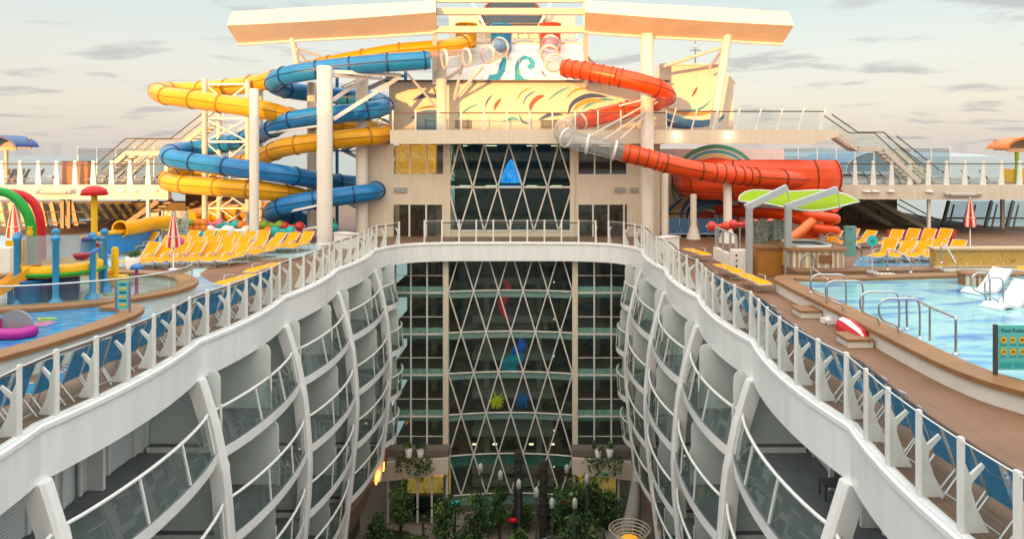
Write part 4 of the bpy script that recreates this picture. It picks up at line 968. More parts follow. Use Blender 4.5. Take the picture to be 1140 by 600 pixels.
# kiosks on the upper deck
def kiosk(label, px, roofm, postm, flip):
    Y = 58; x = wx(px,Y); z0 = Z16; zt = wz(166 if flip > 0 else 164,Y)
    k = thing('deck_kiosk', label, 'kiosk', (x, Y, z0), 'small roofed kiosks on the upper decks')
    prof = [(x+1.9*math.cos(R(a))*1.0, zt+ .95*math.sin(R(a))) for a in range(0, 181, 12)]
    MB().ext([(a, Y-1.2, c) for a, c in prof]+[(a*1.0+(x-a)*.1, Y-1.2, zt+(c-zt)*.82) for a, c in prof[::-1]], (0, 2.6, 0)).build('roof', roofm, k)
    MB().bx(x-1.75, x+1.75, Y-1.0, Y-.9, zt-.25, zt+.02).build('beam', mat('kiosk_wood', (.60,.35,.18), .5), k)
    MB().bx(x-1.6, x+1.6, Y+.9, Y+1.0, zt-.1, zt+.75).build('back_panel', mat('kiosk_grey', (.40,.38,.33), .5), k)
    for d in (-.9, .9): MB().bx(x+d-.1, x+d+.1, Y-.95, Y-.75, z0, zt-.2).build('post', postm, k)
    MB().bx(x-1.3, x+1.3, Y-.7, Y+.7, z0, z0+1.05).build('counter', PYEL if flip > 0 else mat('counter_brown', (.30,.12,.05), .5), k)
kiosk('small kiosk with a blue arched roof on the upper left deck', 3, mat('kiosk_blue', (.02,.07,.25), .35), mat('kiosk_post', (.70,.45,.30), .5), -1)
kiosk('small kiosk with an orange arched roof on the upper right deck', 1137, mat('kiosk_orange', (.80,.20,.02), .35), LIME, 1)
for i, (px, m, lab) in enumerate(((76, mat('cabinet_brown', (.30,.08,.03), .5), 'dark brown cabinet on the upper left deck'), (90, mat('cabinet_orange', (.55,.15,.04), .5), 'orange brown cabinet on the upper left deck beside the darker one'))):
    c = S(px, 206, 55); t = thing('cabinet', lab, 'cabinet', c)
    MB().bx(c.x-.5, c.x+.5, c.y, c.y+.6, c.z, c.z+1.7).build('body', m, t); MB().bx(c.x-.55, c.x+.55, c.y-.05, c.y+.65, c.z+1.702, c.z+1.78).build('top', DKGREY, t)
    MB().bx(c.x-.42, c.x+.42, c.y-.03, c.y-.004, c.z+.15, c.z+1.5).build('door', mat('cabinet_door', (.36,.12,.05), .45), t)
# ================================================================ PARK at the foot of the atrium
ZP = -18.3
pf = MB(); pf.bx(X0-12, X0+12, 1.4, 58, ZP-.3, ZP)
struct('park_path', pf, mat('park_paving', (.24,.20,.16), .7, var=.25, scale=1.5))
for side in (-1, 1):
    lab = 'left' if side < 0 else 'right'
    t = thing('shop_wall', 'dark shop fronts under a brown band along the %s side of the park' % lab, 'wall', (X0+side*9.6, 30, ZP))
    xw = X0+side*9.7; MB().bx(min(xw,xw+side*.2), max(xw,xw+side*.2), 1.4, 47.5, ZP, -14.2).build('wall', mat('shop_dark', (.06,.055,.05), .4, var=.4), t)
    P = [p for p in (EL if side < 0 else ER) if p[1] < 46]
    rg = [[Vector((x+side*.05, y, -12.35)), Vector((x-side*.30, y, -12.6)), Vector((x+side*.15, y, -14.2)), Vector((x+side*2.4, y, -14.2)), Vector((x+side*2.4, y, -12.35))] for x, y in P]
    if side > 0: rg = [r[::-1] for r in rg]
    MB().sweep(rg, 0).build('wood_band', mat('band_brown', (.20,.115,.075), .55, var=.2), t)
    for y in range(4, 47, 4): MB().bx(min(xw-side*.02,xw-side*.14), max(xw-side*.02,xw-side*.14), y-.1, y+.1, ZP, -14.22).build('frame', GW, t)
ns = thing('neon_sign', 'small glowing orange squiggle sign on the brown band at lower left', 'sign', (X0-8.0, 44.5, -13.4))
sx = X0-7.78
MB().tube([(sx, 43.0, -13.5), (sx, 46.0, -13.5)], .05, 6).build('bracket', DKGREY, ns)
MB().tube(smooth_path([(sx+.06, 43.3+k*.24, -13.38+(.22 if k % 2 else -.20)) for k in range(10)], .08), .06, 6).build('tube', mat('neon_orange', (1,.22,.02), .4, emit=5), ns)
BEDM = patterned('ground_cover', [(.012,.035,.010),(.03,.07,.018),(.045,.09,.02)], (1,1,1), 3, 1, .9, .8, 9)
def bed(label, pts):
    t = thing('planter_bed', label, 'planter', (pts[0][0], pts[0][1], ZP)); n = len(pts)
    MB().ext([(x, y, ZP+.004) for x, y in pts], (0,0,.45)).build('soil', BEDM, t)
    P = [Vector((x, y, ZP+.27)) for x, y in pts]
    MB().sweep([[p+Vector((0,0,-.26)), p+Vector((.0,-.14,-.26)), p+Vector((0,-.14,.25)), p+Vector((0,.02,.25))] for p in P+P[:1]], 0, caps=False).build('kerb', mat('bench_wood', (.26,.20,.14), .6, var=.25), t)
bed('planted bed with wooden kerb at the left cafe', [(-10.2,44),(-7.6,43.6),(-7.0,45),(-8.4,46.3),(-10,46.6)])
bed('central planted bed in front of the diamond lattice', [(-6.6,41),(-3.6,41.5),(-3.9,45),(-6.2,45.2)])
bed('long planted bed below the lattice window', [(-5,47.6),(2,47.6),(2,48.6),(-5,48.6)])
bed('planted bed right of the park path', [(-.6,41.5),(3.6,41.5),(3.4,45.5),(.2,45.6)])
LEAFS = [mat('leaf_dark', (.022,.07,.016), .6, var=.35, scale=4), mat('leaf_mid', (.042,.11,.022), .6, var=.35, scale=4), mat('leaf_light', (.11,.20,.04), .6, var=.3, scale=4)]
BARK = mat('bark', (.045,.032,.024), .85, var=.3)
def leafcloud(mb, c, rx, rz, n, rnd, size, clumps=9):
    cl = []
    for _ in range(clumps):
        d = Vector((rnd.gauss(0,1), rnd.gauss(0,1), rnd.gauss(0,1))).normalized()*rnd.uniform(.35,.95)
        cl.append((c+Vector((d.x*rx, d.y*rx, d.z*rz)), rnd.uniform(.25,.5)*rx, rnd.choice((0,0,1,1,2))))
    for _ in range(n):
        k, r, mi = rnd.choice(cl); d = Vector((rnd.gauss(0,.6), rnd.gauss(0,.6), rnd.gauss(0,.6)))*r
        p = k+d; u = Vector((rnd.gauss(0,1), rnd.gauss(0,1), rnd.gauss(0,.6))).normalized(); w = u.orthogonal().normalized()
        w = (Matrix.Rotation(rnd.uniform(0,6.3), 3, u)@w); s_ = size*rnd.uniform(.6,1.3); v = u.cross(w)
        mb.add([p-w*s_*.5, p+v*s_*.28, p+w*s_*.5, p-v*s_*.28], [(0,1,2,3)], mi if rnd.random() < .75 else rnd.choice((0,1,2)))
def tree(label, px, top, Y, rx, seed, trunk=.45, zb=None, n=900, group='trees and shrubs in the park'):
    rnd = random.Random(seed); x = wx(px, Y); zt = wz(top, Y); zb = ZP+.3 if zb is None else zb; h = zt-zb
    t = thing('park_tree', label, 'tree', (x, Y, zb), group)
    b = MB(); zc = zb+h*trunk
    sp = smooth_path([(x,Y,zb),(x+rnd.uniform(-.1,.1),Y+.05,zb+h*.4),(x+rnd.uniform(-.15,.15),Y,zb+h*.92)], .4)
    b.tube(sp, [.11*(1-.8*i/(len(sp)-1)) for i in range(len(sp))], 7)
    for k in range(7):
        a = rnd.uniform(0,6.28); z = zb+h*rnd.uniform(trunk*.8,.8); b.tube([(x,Y,z),(x+math.cos(a)*rx*.75,Y+math.sin(a)*rx*.75,z+h*.14)], [.045,.012], 5)
    b.build('trunk', BARK, t)
    c = MB(); leafcloud(c, Vector((x, Y, zb+h*(trunk+1)/2)), rx, h*(1-trunk)/2, n, rnd, .24, 14); c.build('crown', LEAFS, t)
for a in (('slender leafy tree before the left cafe window', 447, 538, 45.5, .65, 1, .25), ('tall narrow tree left of the central path', 533, 536, 42.5, .8, 2, .15), ('thin tree with a lantern above it, second from the lattice centre', 557, 540, 44.5, .55, 3, .3),
          ('tree with bushy low crown beside the wire bench', 495, 556, 44, .9, 4, .2), ('big leafy tree in front of the right cafe, tallest of its clump', 655, 522, 43.5, 1.1, 5, .2), ('dense tree just left of the tallest tree at the right cafe', 634, 530, 45, 1.0, 6, .25),
          ('dark leafy tree at the right end of the right clump', 676, 545, 45.5, .9, 7, .25), ('low bright bush at the lower left of the lattice', 512, 590, 42, .9, 8, .1), ('light green bush beside the man in the blue shirt', 577, 592, 41.5, .7, 9, .1),
          ('leafy bush under the right clump', 645, 578, 42, 1.1, 10, .1), ('short round shrub below the lattice, left end', 548, 562, 47, .8, 11, .15), ('short round shrub below the lattice, right end', 612, 560, 47, .9, 12, .15), ('round shrub below the lattice centre', 580, 565, 47, .8, 13, .15),
          ('small shrub in the bed by the left cafe', 420, 574, 44.5, .8, 14, .1), ('low bush at the bottom left of the central bed', 468, 592, 42.5, .8, 15, .1)):
    tree(*a, n=1000)
for side, px in ((-1, 461), (1, 672)):             # hanging plants on the cafe ledges
    Y = 47.2; rnd = random.Random(px); t = thing('ledge_plant', 'trailing plant with white pots on the %s cafe ledge' % ('left' if side < 0 else 'right'), 'plant', S(px,512,Y))
    b = MB()
    for k in range(16):
        p = S(px-19+38*k/15, 509+rnd.uniform(-1,1), Y-.15); l = rnd.uniform(.2,1.1)
        for q in range(int(l*26)): leafcloud(b, p+Vector((rnd.gauss(0,.05),-.1,-l*rnd.random())), .16, .08, 2, rnd, .17, 1)
    b.build('foliage', LEAFS, t)
    for d in (-6, 7):
        c = S(px+d, 509, Y+.35); MB().lathe([(.17,0),(.24,.5),(.22,.52)], c, 12).build('pot', PWHITE, t)
        l = MB(); leafcloud(l, c+Vector((0,0,.75)), .35, .25, 60, rnd, .2, 4); l.build('pot_foliage', LEAFS, t)
# lamp posts with lanterns
lp = thing('lantern_post', '', 'lamp post', (0,0,0), 'tall dark posts with white lanterns in the park')
MB().lathe([(.10,0),(.07,.5),(.05,5.2),(.03,5.3)], (0,0,0), 8).build('post', DKGREY, lp)
ln = MB().lathe([(.12,5.12),(.15,5.15),(.15,5.5),(.10,5.6),(.02,5.68)], (0,0,0), 8).build('lantern', mat('lantern_white', (.5,.5,.47), .5), lp)
MB().lathe([(.16,5.28),(.16,5.33)], (0,0,0), 8).build('band', GREYP, ln)
st = Stamp(lp)
for px, py, Y, lab in ((535,521,45,'lantern post nearest the left cafe, above the bushy tree'), (557,529,44.4,'lantern post over the thin tree, next to the lattice centre'), (577.5,539,43,'lantern post in front of the tall dark pole'), (597,548,42,'lantern post left of the second dark pole'), (614.5,560,41,'lowest lantern post beside the man in the blue shirt'), (653.5,533,42.6,'lantern post among the right clump of trees'), (631,522,47.4,'lantern post behind the dense right tree near the lattice'), (640,560,41.6,'low lantern post before the right clump of trees')):
    z = wz(py, Y); o = st.put((wx(px,Y), Y, z-5.35), 0, 'white lantern: '+lab if False else lab)
for px, top, Y, lab in ((577, 502, 46.4, 'tall dark pole standing before the lattice centre'), (605, 513, 45.4, 'tall dark pole right of the lattice centre')):
    t = thing('dark_pole', lab, 'pole', (wx(px,Y), Y, ZP)); z = wz(top,Y)
    MB().lathe([(.27,0),(.25,(z-ZP)*.98),(.2,z-ZP)], (wx(px,Y),Y,ZP), 10).build('pole', mat('palm_dark', (.035,.03,.026), .9, bump=.5, scale=9), t)
    c = MB(); 
    for k in range(6): c.box((wx(px,Y), Y, z-.4-k*.7), (.58,.58,.05), k*.5)
    c.build('collar', BARK, t)
# wire lamp bowl at the right bottom
wb = thing('wire_bowl', 'round white wire bowl with a glowing orange cushion at the bottom right of the park', 'seat', S(701,600,43)-Vector((0,0,1.6)))
c = S(701,588,43); b = MB()
for k in range(6): b.tube([c+Vector((math.cos(a*R(15))*(1.2-k*.1), math.sin(a*R(15))*(1.2-k*.1), -k*.16)) for a in range(24)], .03, 5, closed=True)
for k in range(10): a = k*R(36); b.tube([c+Vector((math.cos(a)*1.2, math.sin(a)*1.2, 0)), c+Vector((math.cos(a)*.7, math.sin(a)*.7, -.8)), c+Vector((0,0,-1.0))], .02, 4)
b.build('wire_frame', mat('wire_white', (.72,.66,.55), .4), wb); MB().lathe([(.02,0),(.5,.04),(.58,.16),(.5,.28),(.02,.32)], c+Vector((0,0,-.85)), 16).build('cushion', mat('cushion_lit', (.95,.42,.02), .5, emit=.25), wb)
MB().lathe([(.5,ZP-c.z+.002),(.12,ZP-c.z+.1),(.1,-1.0)], c, 12).build('stand', DKGREY, wb)
for lab, px, py, Y, m in (('grey curved sculpture seat by the right cafe', 690, 572, 45, mat('stone_grey', (.42,.40,.36), .6)), ):
    t = thing('sculpture_seat', lab, 'seat', S(px,py,Y)); c = Vector((wx(px,Y), Y, ZP))
    P = smooth_path([c+Vector((-.9,0,.35)), c+Vector((.0,.1,.5)), c+Vector((.7,.2,1.6)), c+Vector((1.0,.3,3.4)), c+Vector((1.05,.3,4.6))], .2)
    MB().tube(P, [.75-.5*i/(len(P)-1) for i in range(len(P))], 10).build('body', m, t); MB().lathe([(.75,0),(.8,.3),(.3,.55)], c+Vector((.9,-.4,0)), 14).build('base', m, t)
sc_ = thing('lattice_screen', 'low screen of pale pierced panels in the park, left of the path', 'screen', S(487,580,44.6)); Y = 44.6
m = MB(); rnd = random.Random(4)
for k in range(90):
    c = Vector((wx(472+rnd.random()*32,Y), Y, ZP+.3+rnd.random()*1.35)); r = rnd.uniform(.07,.12); m.tube([c+Vector((r*math.cos(a*R(45)),0,r*math.sin(a*R(45)))) for a in range(8)], .016, 4, closed=True)
m.build('pierced_panel', mat('pierced', (.42,.38,.30), .6), sc_)
for px in (471, 505): MB().bx(wx(px,Y)-.06, wx(px,Y)+.06, Y-.06, Y+.06, ZP, ZP+1.8).build('post', BARK, sc_)
for px, py, w, m, lab in ((507,560,9,TURQ,'turquoise oval float board leaning at the left end of the lattice'), (630,560,10,PRED,'red parasol top seen through the right clump of trees'), (571,579,9,PRED,'dark red bench seat beside the central path')):
    Y = 46; t = thing('garden_seat', lab, 'seat', (wx(px,Y), Y, ZP)); c = S(px,py,Y)
    MB().lathe([(.02,-.12),(w*.028,-.08),(w*.032,.02),(w*.02,.14),(.02,.18)], c, 14, sx=1.2, sy=.7).build('top', m, t)
    MB().tube([c, (c.x, c.y, ZP)], .05, 6).build('leg', DKGREY, t)
# ---- people
SKIN = mat('skin', (.45,.26,.17), .55); HAIR = mat('hair', (.03,.018,.012), .7)
def person(label, loc, rz, shirt, trousers, bend=0., h=1.72):
    root = thing('person', label, 'person', (0,0,0))
    k = h/1.72; f = bend
    V = lambda x, y, z: (x*k, y*k, z*k)
    hip = V(0,0,.93); ch = V(0,-.22*f,1.30-.06*f); nk = V(0,-.34*f,1.47-.10*f); hd = V(0,-.42*f,1.60-.12*f)
    vs = [hip, V(0,-.1*f,1.1), ch, nk]; ed = [(0,1),(1,2),(2,3)]; rad = [.145,.125,.155,.06]
    for s_ in (-1, 1):
        b = len(vs); vs += [V(s_*.09,0,.86), V(s_*.10,-.03+.02*s_,.48), V(s_*.10,.02+.03*s_,.08), V(s_*.11,-.12+.03*s_,.035)]; rad += [.095,.062,.045,.04]; ed += [(0,b),(b,b+1),(b+1,b+2),(b+2,b+3)]
        b = len(vs); sh = V(s_*.19,-.25*f,1.36-.08*f); vs += [sh, V(s_*.25,-.30*f-.02,1.10-.06*f), V(s_*.22,-.34*f-.14,.90), V(s_*.21,-.36*f-.2,.82)]; rad += [.062,.045,.034,.036]; ed += [(2,b),(b,b+1),(b+1,b+2),(b+2,b+3)]
    me = bpy.data.meshes.new('body'); me.from_pydata(vs, ed, []); o = bpy.data.objects.new('body', me); COL.objects.link(o); o.parent = root
    sk = o.modifiers.new('skin', 'SKIN'); sv = me.skin_vertices[0].data
    for i, r in enumerate(rad): sv[i].radius = (r*k, r*k)
    sv[0].use_root = True
    o.modifiers.new('sub', 'SUBSURF').levels = 1; o.modifiers['sub'].render_levels = 1
    # clothes by height: trousers, shirt, skin arms
    dg = bpy.context.evaluated_depsgraph_get(); m2 = bpy.data.meshes.new_from_object(o.evaluated_get(dg)); o.modifiers.clear(); o.data = m2; m2.name = 'body'
    m2.materials.clear()
    for m in (SKIN, shirt, trousers): m2.materials.append(m)
    for p in m2.polygons:
        c = p.center/k; p.use_smooth = True
        p.material_index = 2 if (c.z < .95 and abs(c.x) < .175 and c.z > .07) else (1 if c.z > .93 and c.z < 1.47-.1*f and not (abs(c.x) > .2 and c.z < 1.08) else 0)
    hm = MB(); H = Vector(hd); hm.ball(H, .098*k, 14, sz=1.25); hm.ball(H+Vector((0,-.10*k,-.01*k)), .016*k, 6)
    for s_ in (-1, 1): hm.ball(H+Vector((s_*.097*k,0,0)), .022*k, 6)
    hm.build('head', SKIN, root)
    ha = MB(); ha.lathe([(.104*k,0),(.102*k,.05*k),(.075*k,.105*k),(.001,.132*k)], H+Vector((0,.015*k,.015*k)), 14); ha.build('hair', HAIR, root)
    root.location = loc; root.rotation_euler = (0,0,rz); return root
person('person in a light blue shirt bending forward on the park path', (wx(606,43.4), 43.4, ZP+.004), R(150), mat('shirt_blue', (.30,.48,.68), .8), mat('trousers_dark', (.03,.03,.035), .8), .8)
person('person in a dark top standing behind the right glass doors, left of two', (wx(679,53.2), 53.2, .02), 0, mat('shirt_black', (.02,.02,.022), .8), MC['trousers_dark'], 0)
person('person in a dark red top standing behind the right glass doors, right of two', (wx(686,53.3), 53.3, .02), .3, mat('shirt_red', (.18,.03,.03), .8), MC['trousers_dark'], 0)
# ================================================================ LEFT KIDS' POOLS
WALLT = mat('pool_wall_tile', (.62,.70,.68), .3, var=.12)
def coping(name, label, pts, w, z, wall_in=True, closed=False, h=.14, wallm=WALLT, cat='pool edge', z0=0.):
    """raised pool edge: wood cap on a tiled wall along pts (outer line), cap width w to the left of travel"""
    P = smooth_path([Vector((x, y, 0)) for x, y in (pts+[pts[0]] if closed else pts)], .4); n = len(P)
    t = thing(name, label, cat, (P[0].x, P[0].y, z0))
    A = []; B = []
    for i in range(n):
        a = P[(i-1) if i else (n-2 if closed else 0)]; b = P[i+1] if i+1 < n else (P[1] if closed else P[i]); d = (b-a).normalized(); nn = Vector((-d.y, d.x, 0)); A.append(P[i]); B.append(P[i]+nn*w)
    rg = [[a+Vector((0,0,z-h)), a+Vector((0,0,z-.02)), a+(b-a)*.04+Vector((0,0,z)), b+(a-b)*.04+Vector((0,0,z)), b+Vector((0,0,z-.02)), b+Vector((0,0,z-h))] for a, b in zip(A, B)]
    MB().sweep(rg, 0, caps=not closed).build('cap', WOODC, t)
    rg = [[a+(b-a)*.12+Vector((0,0,z0)), a+(b-a)*.12+Vector((0,0,z-h-.002)), a+(b-a)*.9+Vector((0,0,z-h-.002)), a+(b-a)*.9+Vector((0,0,z0))] for a, b in zip(A, B)]
    MB().sweep(rg, 0, caps=not closed).build('wall', wallm, t)
    return t
POOLB = patterned('splash_pool_water', [(.01,.14,.34),(.015,.21,.46),(.03,.27,.52),(.06,.36,.58)], (.6,2,1), 1.1, 1.6, .06, .3, 7)
sheet('splash_water', [(-40,9),(-14.6,9),(-14.2,14),(-13.9,17),(-13.4,20),(-13.2,22.5),(-13.4,25.2),(-40,25.2)], .60, POOLB, 'structure')
coping('pool_edge', 'brown wood capped wall of the near left splash pool, above blue loungers', [(-15.2,8),(-14.4,13),(-13.75,17.4),(-13.15,20.2),(-12.85,22.6),(-13.0,24.0),(-13.6,24.9),(-14.6,25.2)], .72, .75)
ring = [(-19.2+5.7*math.cos(R(a)), 28.2+4.3*math.sin(R(a))) for a in range(-178, 182, 15)]
coping('pool_edge', 'brown ring shaped wall round the toddler splash pad', ring, .72, .75, closed=True)
tag(sheet('splash_pad', [(-19.2+5.1*math.cos(R(a)), 28.2+3.7*math.sin(R(a))) for a in range(0, 360, 12)], .28, patterned('pad_paint', [(.05,.22,.05),(.08,.30,.06),(.42,.30,.36),(.30,.42,.40),(.10,.33,.08)], (.5,1.1,1), .7, 1.2, .3, .1, 6)), kind='structure')
rr = [Vector((-19.2+5.45*math.cos(R(a)), 28.2+4.05*math.sin(R(a)), 1.45)) for a in range(-172, 21, 8)]
gf = thing('glass_railing', 'low curved glass guard along the front of the toddler splash pad', 'railing', (-19.2, 24, .75))
MB().tube(rr, .028, 6).build('handrail', ALU, gf)
for a, b in zip(rr[::4], rr[4::4]): MB().beam((a+b)/2-(b-a)*.48-Vector((0,0,.36)), (a+b)/2+(b-a)*.48-Vector((0,0,.36)), .014, .64).build('glass_pane', GRAIL, gf)
for a in rr[::8]: MB().tube([a, a-Vector((0,0,.72))], .025, 6).build('post', ALU, gf)
for k_, (pts, m) in enumerate((([(40,354),(64,353),(62,356),(45,358)], mat('paint_yellow', (.50,.45,.06), .15)), ([(46,354.5),(66,355),(58,360),(42,358)], mat('paint_green', (.06,.32,.10), .15)), ([(34,360),(56,357),(65,359),(50,364),(36,364)], mat('paint_pink', (.40,.16,.36), .15)))):
    sheet('pool_floor_paint', gp(pts, .6), .606+.004*k_, m)
fl = thing('float_couch', 'purple and magenta float couch with clear wheel in the left splash pool', 'pool float', G(8, 376, .6))
c = G(4, 374, .62)
b = MB()
for k, (dx, w, z, h) in enumerate(((0,2.1,0,.24),)): b.tube(smooth_path([c+Vector((-1.4,.45,.12)), c+Vector((.55,.2,.12)), c+Vector((.72,-.1,.12)), c+Vector((.45,-.3,.12)), c+Vector((-1.4,-.25,.12))], .15), .17, 10)
b.build('base', mat('float_magenta', (.42,.01,.26), .35), fl)
MB().tube([c+Vector((-1.2,.1,.36)), c+Vector((-.1,.0,.36))], .15, 10).build('seat', mat('float_pink', (.55,.02,.30), .4), fl)
w_ = [c+Vector((.28+.5*math.cos(R(a)), .05, .30+.42*math.sin(R(a)))) for a in range(-10, 195, 12)]
MB().ext(w_, (0,.08,0)).build('clear_wheel', PANEL, fl)
# ---- splash playground
def at_(px, py, z): return G(px, py, z)
pc = Vector((-18.7, 28.6, .28)); sk = lambda px, py, Y=28.6: S(px, py, Y)
pl = thing('play_platform', 'round yellow play platform with frosted panels and blue posts', 'playground', pc)
zfl = sk(75, 299).z
MB().lathe([(1.36,zfl-.16),(1.42,zfl-.1),(1.42,zfl+.22),(1.34,zfl+.26),(.05,zfl+.26)], (pc.x,pc.y,0), 32).build('deck', PYEL, pl)
MB().tube([(pc.x+1.45*math.cos(R(a)), pc.y+1.45*math.sin(R(a)), zfl-.05) for a in range(0,360,12)], .07, 6, closed=True).build('rim', GREEN, pl)
for a0, a1 in ((-165,-125),(-118,-68),(-60,-15)):
    P = [(pc.x+1.36*math.cos(R(a0+(a1-a0)*k/6)), pc.y+1.36*math.sin(R(a0+(a1-a0)*k/6))) for k in range(7)]
    m = MB(); m.strip([(x,y,zfl+.34) for x,y in P], [(x,y,zfl+1.42) for x,y in P], 0, True); m.build('panel', PANEL, pl)
for a in (-122, -63, -14, 45, 130, -170):
    x, y = pc.x+1.5*math.cos(R(a)), pc.y+1.5*math.sin(R(a))
    MB().lathe([(.28,.0),(.25,.08),(.13,.2),(.11,.25),(.11,2.3),(.15,2.34),(.15,2.46),(.05,2.54)], (x,y,.28), 14).build('post', mat('post_blue', (.02,.26,.55), .35, coat=.3), pl)
for a in (-95, -40, 100):
    x, y = pc.x+.85*math.cos(R(a)), pc.y+.85*math.sin(R(a)); MB().bx(x-.25,x+.25,y-.2,y+.2,.285,zfl-.17).build('pump_box', GREYP if a == 100 else mat('box_navy', (.03,.06,.14), .5), pl)
MB().lathe([(.07,zfl+1.4),(.12,zfl+1.55),(.06,zfl+1.65),(.1,zfl+1.75)], (pc.x-.3, pc.y-1.3, 0), 10).build('spout', PYEL, pl)
ks = thing('toddler_slide', 'short orange yellow slide from the play platform at the left edge', 'slide', G(5, 338, .3))
sp = smooth_path([sk(42,300,27.8)+Vector((0,0,.15)), sk(20,312,27.3), sk(-6,328,26.8), sk(-22,331,26.6)], .25); rg = []
for i, p in enumerate(sp):
    d = (sp[min(i+1,len(sp)-1)]-sp[max(i-1,0)]).normalized(); h = Vector((d.y,-d.x,0)).normalized()
    rg.append([p+h*a+Vector((0,0,z)) for a, z in ((-.42,.32),(-.36,.32),(-.3,.05),(.3,.05),(.36,.32),(.42,.32),(.38,-.08),(-.38,-.08))])
MB().sweep(rg, 0).build('chute', ORNG if False else mat('slide_amber', (.86,.36,.01), .3, coat=.3), ks)
for q in (sp[len(sp)//2],): MB().tube([q, (q.x,q.y,.28)], .09, 8).build('leg', PBLUE, ks)
for lab, m, P, r in (('tall green spray arch curving off the left edge', GREEN, [(36,322,28.0),(36,280,28.0),(34,250,28),(27,232,28),(14,218,28),(-2,213,28),(-30,212,28)], .17), ('red spray arch behind the green one', mat('arch_red', (.55,.01,.015), .4, spec=.3), [(47,330,30),(46,262,30),(43,238,30),(36,224,30),(24,216.5,30),(8,214.5,30)], .16)):
    t = thing('spray_arch', lab, 'water toy', S(*P[0])); MB().tube(smooth_path([S(*q) for q in P], .2), r, 12).build('pipe', m, t)
    c = S(*P[0]); MB().lathe([(r*2,0),(r*1.9,.1),(r*1.1,.16)], (c.x,c.y,.28), 14).build('base', m, t)
    MB().lathe([(r,0),(r*1.3,.05),(r*1.3,.12)], S(*P[-1])-Vector((0,0,.1)), 10).build('nozzle', m, t)
t = thing('mushroom_shower', 'tall yellow pole with a red domed shower top', 'water toy', G(105, 331, .28)); c = G(105, 331, .28); zt = S(105,217,c.y).z-c.z
MB().lathe([(.32,0),(.28,.1),(.12,.22),(.11,zt)], c, 14).build('pole', PYEL, t); MB().lathe([(.05,zt+.36),(.22,zt+.33),(.42,zt+.2),(.48,zt),(.44,zt-.02),(.05,zt+.05)], c, 24).build('dome', mat('dome_red', (.58,.008,.012), .35, spec=.35), t)
MB().lathe([(.3,0),(.28,.12),(.1,.2)], c+Vector((0,0,.003)), 14).build('foot', PBLUE, t); MB().lathe([(.14,1.95),(.2,2.0),(.14,2.1)], c, 12).build('collar', PRED, t)
t = thing('mini_mushroom', 'small blue domed spray mushroom on a purple pole', 'water toy', G(152, 328, .28)); c = G(152, 328, .28); zt = S(152,299,c.y).z-c.z
MB().lathe([(.12,0),(.06,.1),(.055,zt)], c, 10).build('pole', PURP, t); MB().lathe([(.02,zt+.2),(.16,zt+.15),(.26,zt),(.22,zt-.02),(.02,zt+.02)], c, 18).build('dome', PBLUE, t)
t = thing('tipping_bowl', 'dark red water bowl hanging on the blue post right of the platform', 'water toy', S(91, 290, 26.6)); c = S(91, 284, 26.6)
MB().lathe([(.02,-.2),(.16,-.17),(.26,-.05),(.29,.06),(.26,.06),(.02,-.12)], c, 18).build('bowl', mat('bowl_red', (.30,.01,.03), .35), t); MB().tube([c+Vector((0,.25,0)), c+Vector((0,.9,.05))], .05, 8).build('arm', PBLUE, t)
MB().tube([c+Vector((-.12,.9,.05)), c+Vector((.12,.9,.05))], .06, 8).build('hub', PBLUE, t)
t = thing('spray_bar', 'dark blue horizontal spray bar right of the frosted panels', 'water toy', S(105, 266, 28)); MB().tube([S(92,267,27.6), S(117,265,28.4)], .08, 8).build('bar', mat('bar_navy', (.03,.06,.22), .4), t)
for px in (96, 106, 114): MB().lathe([(.12,0),(.14,.06),(.05,.12)], S(px,266,28)-Vector((0,0,.03)), 10).build('nozzle', mat('nozzle_teal', (.02,.2,.35), .4), t)
t = thing('water_bucket', 'big blue bucket tub at the foot of the play platform', 'water toy', G(33, 336, .28)); c = G(33, 336, .28); MB().lathe([(.42,0),(.55,.78),(.6,.8),(.6,.86),(.5,.86),(.4,.1)], c, 18).build('tub', PBLUE, t); MB().lathe([(.02,.84),(.3,.86),(.34,.98),(.05,1.0)], c, 12).build('lid', mat('box_navy', (.03,.06,.14), .5), t)
t = thing('yellow_spray_post', 'yellow spray post with chunky seat base near the blue post', 'water toy', G(128, 318, .28)); c = G(128, 318, .28); MB().lathe([(.14,0),(.14,1.55),(.1,1.62)], c, 12).build('post', PYEL, t); MB().box(c+Vector((-.05,0,.22)), (.95,.6,.40), .2).build('base', PYEL, t); MB().box(c+Vector((-.5,0,.55)), (.5,.55,.2), .2).build('seat', PYEL, t)
t = thing('blue_spray_post', 'stout blue spray post left of the yellow one', 'water toy', G(114, 321, .28)); c = G(114, 321, .28); MB().lathe([(.36,0),(.32,.16),(.15,.3),(.14,1.75),(.18,1.8),(.1,1.92)], c, 12).build('post', MC['post_blue'], t); MB().lathe([(.2,.9),(.22,.95),(.2,1.0)], c, 12).build('collar', PBLUE, t)
t = thing('potted_plant', 'white pot with a clipped green plant beside the yellow loungers', 'plant', G(148, 300)); c = G(148, 300); MB().lathe([(.30,0),(.36,.62),(.33,.64),(.05,.6)], c, 16).build('pot', PWHITE, t); rnd = random.Random(3); l = MB(); leafcloud(l, c+Vector((0,0,.85)), .34, .24, 220, rnd, .14, 7); l.build('foliage', LEAFS, t)
t = thing('play_wall', 'low yellow play wall behind the toddler pad at far left', 'playground', (-27, 33, 0)); MB().bx(wx(6,33), wx(34,33), 33, 33.3, .0, wz(268,33)).build('wall', PYEL, t); MB().bx(wx(-2,32),wx(11,32),32,32.5,0,wz(276,32)).build('white_box', PWHITE, t)
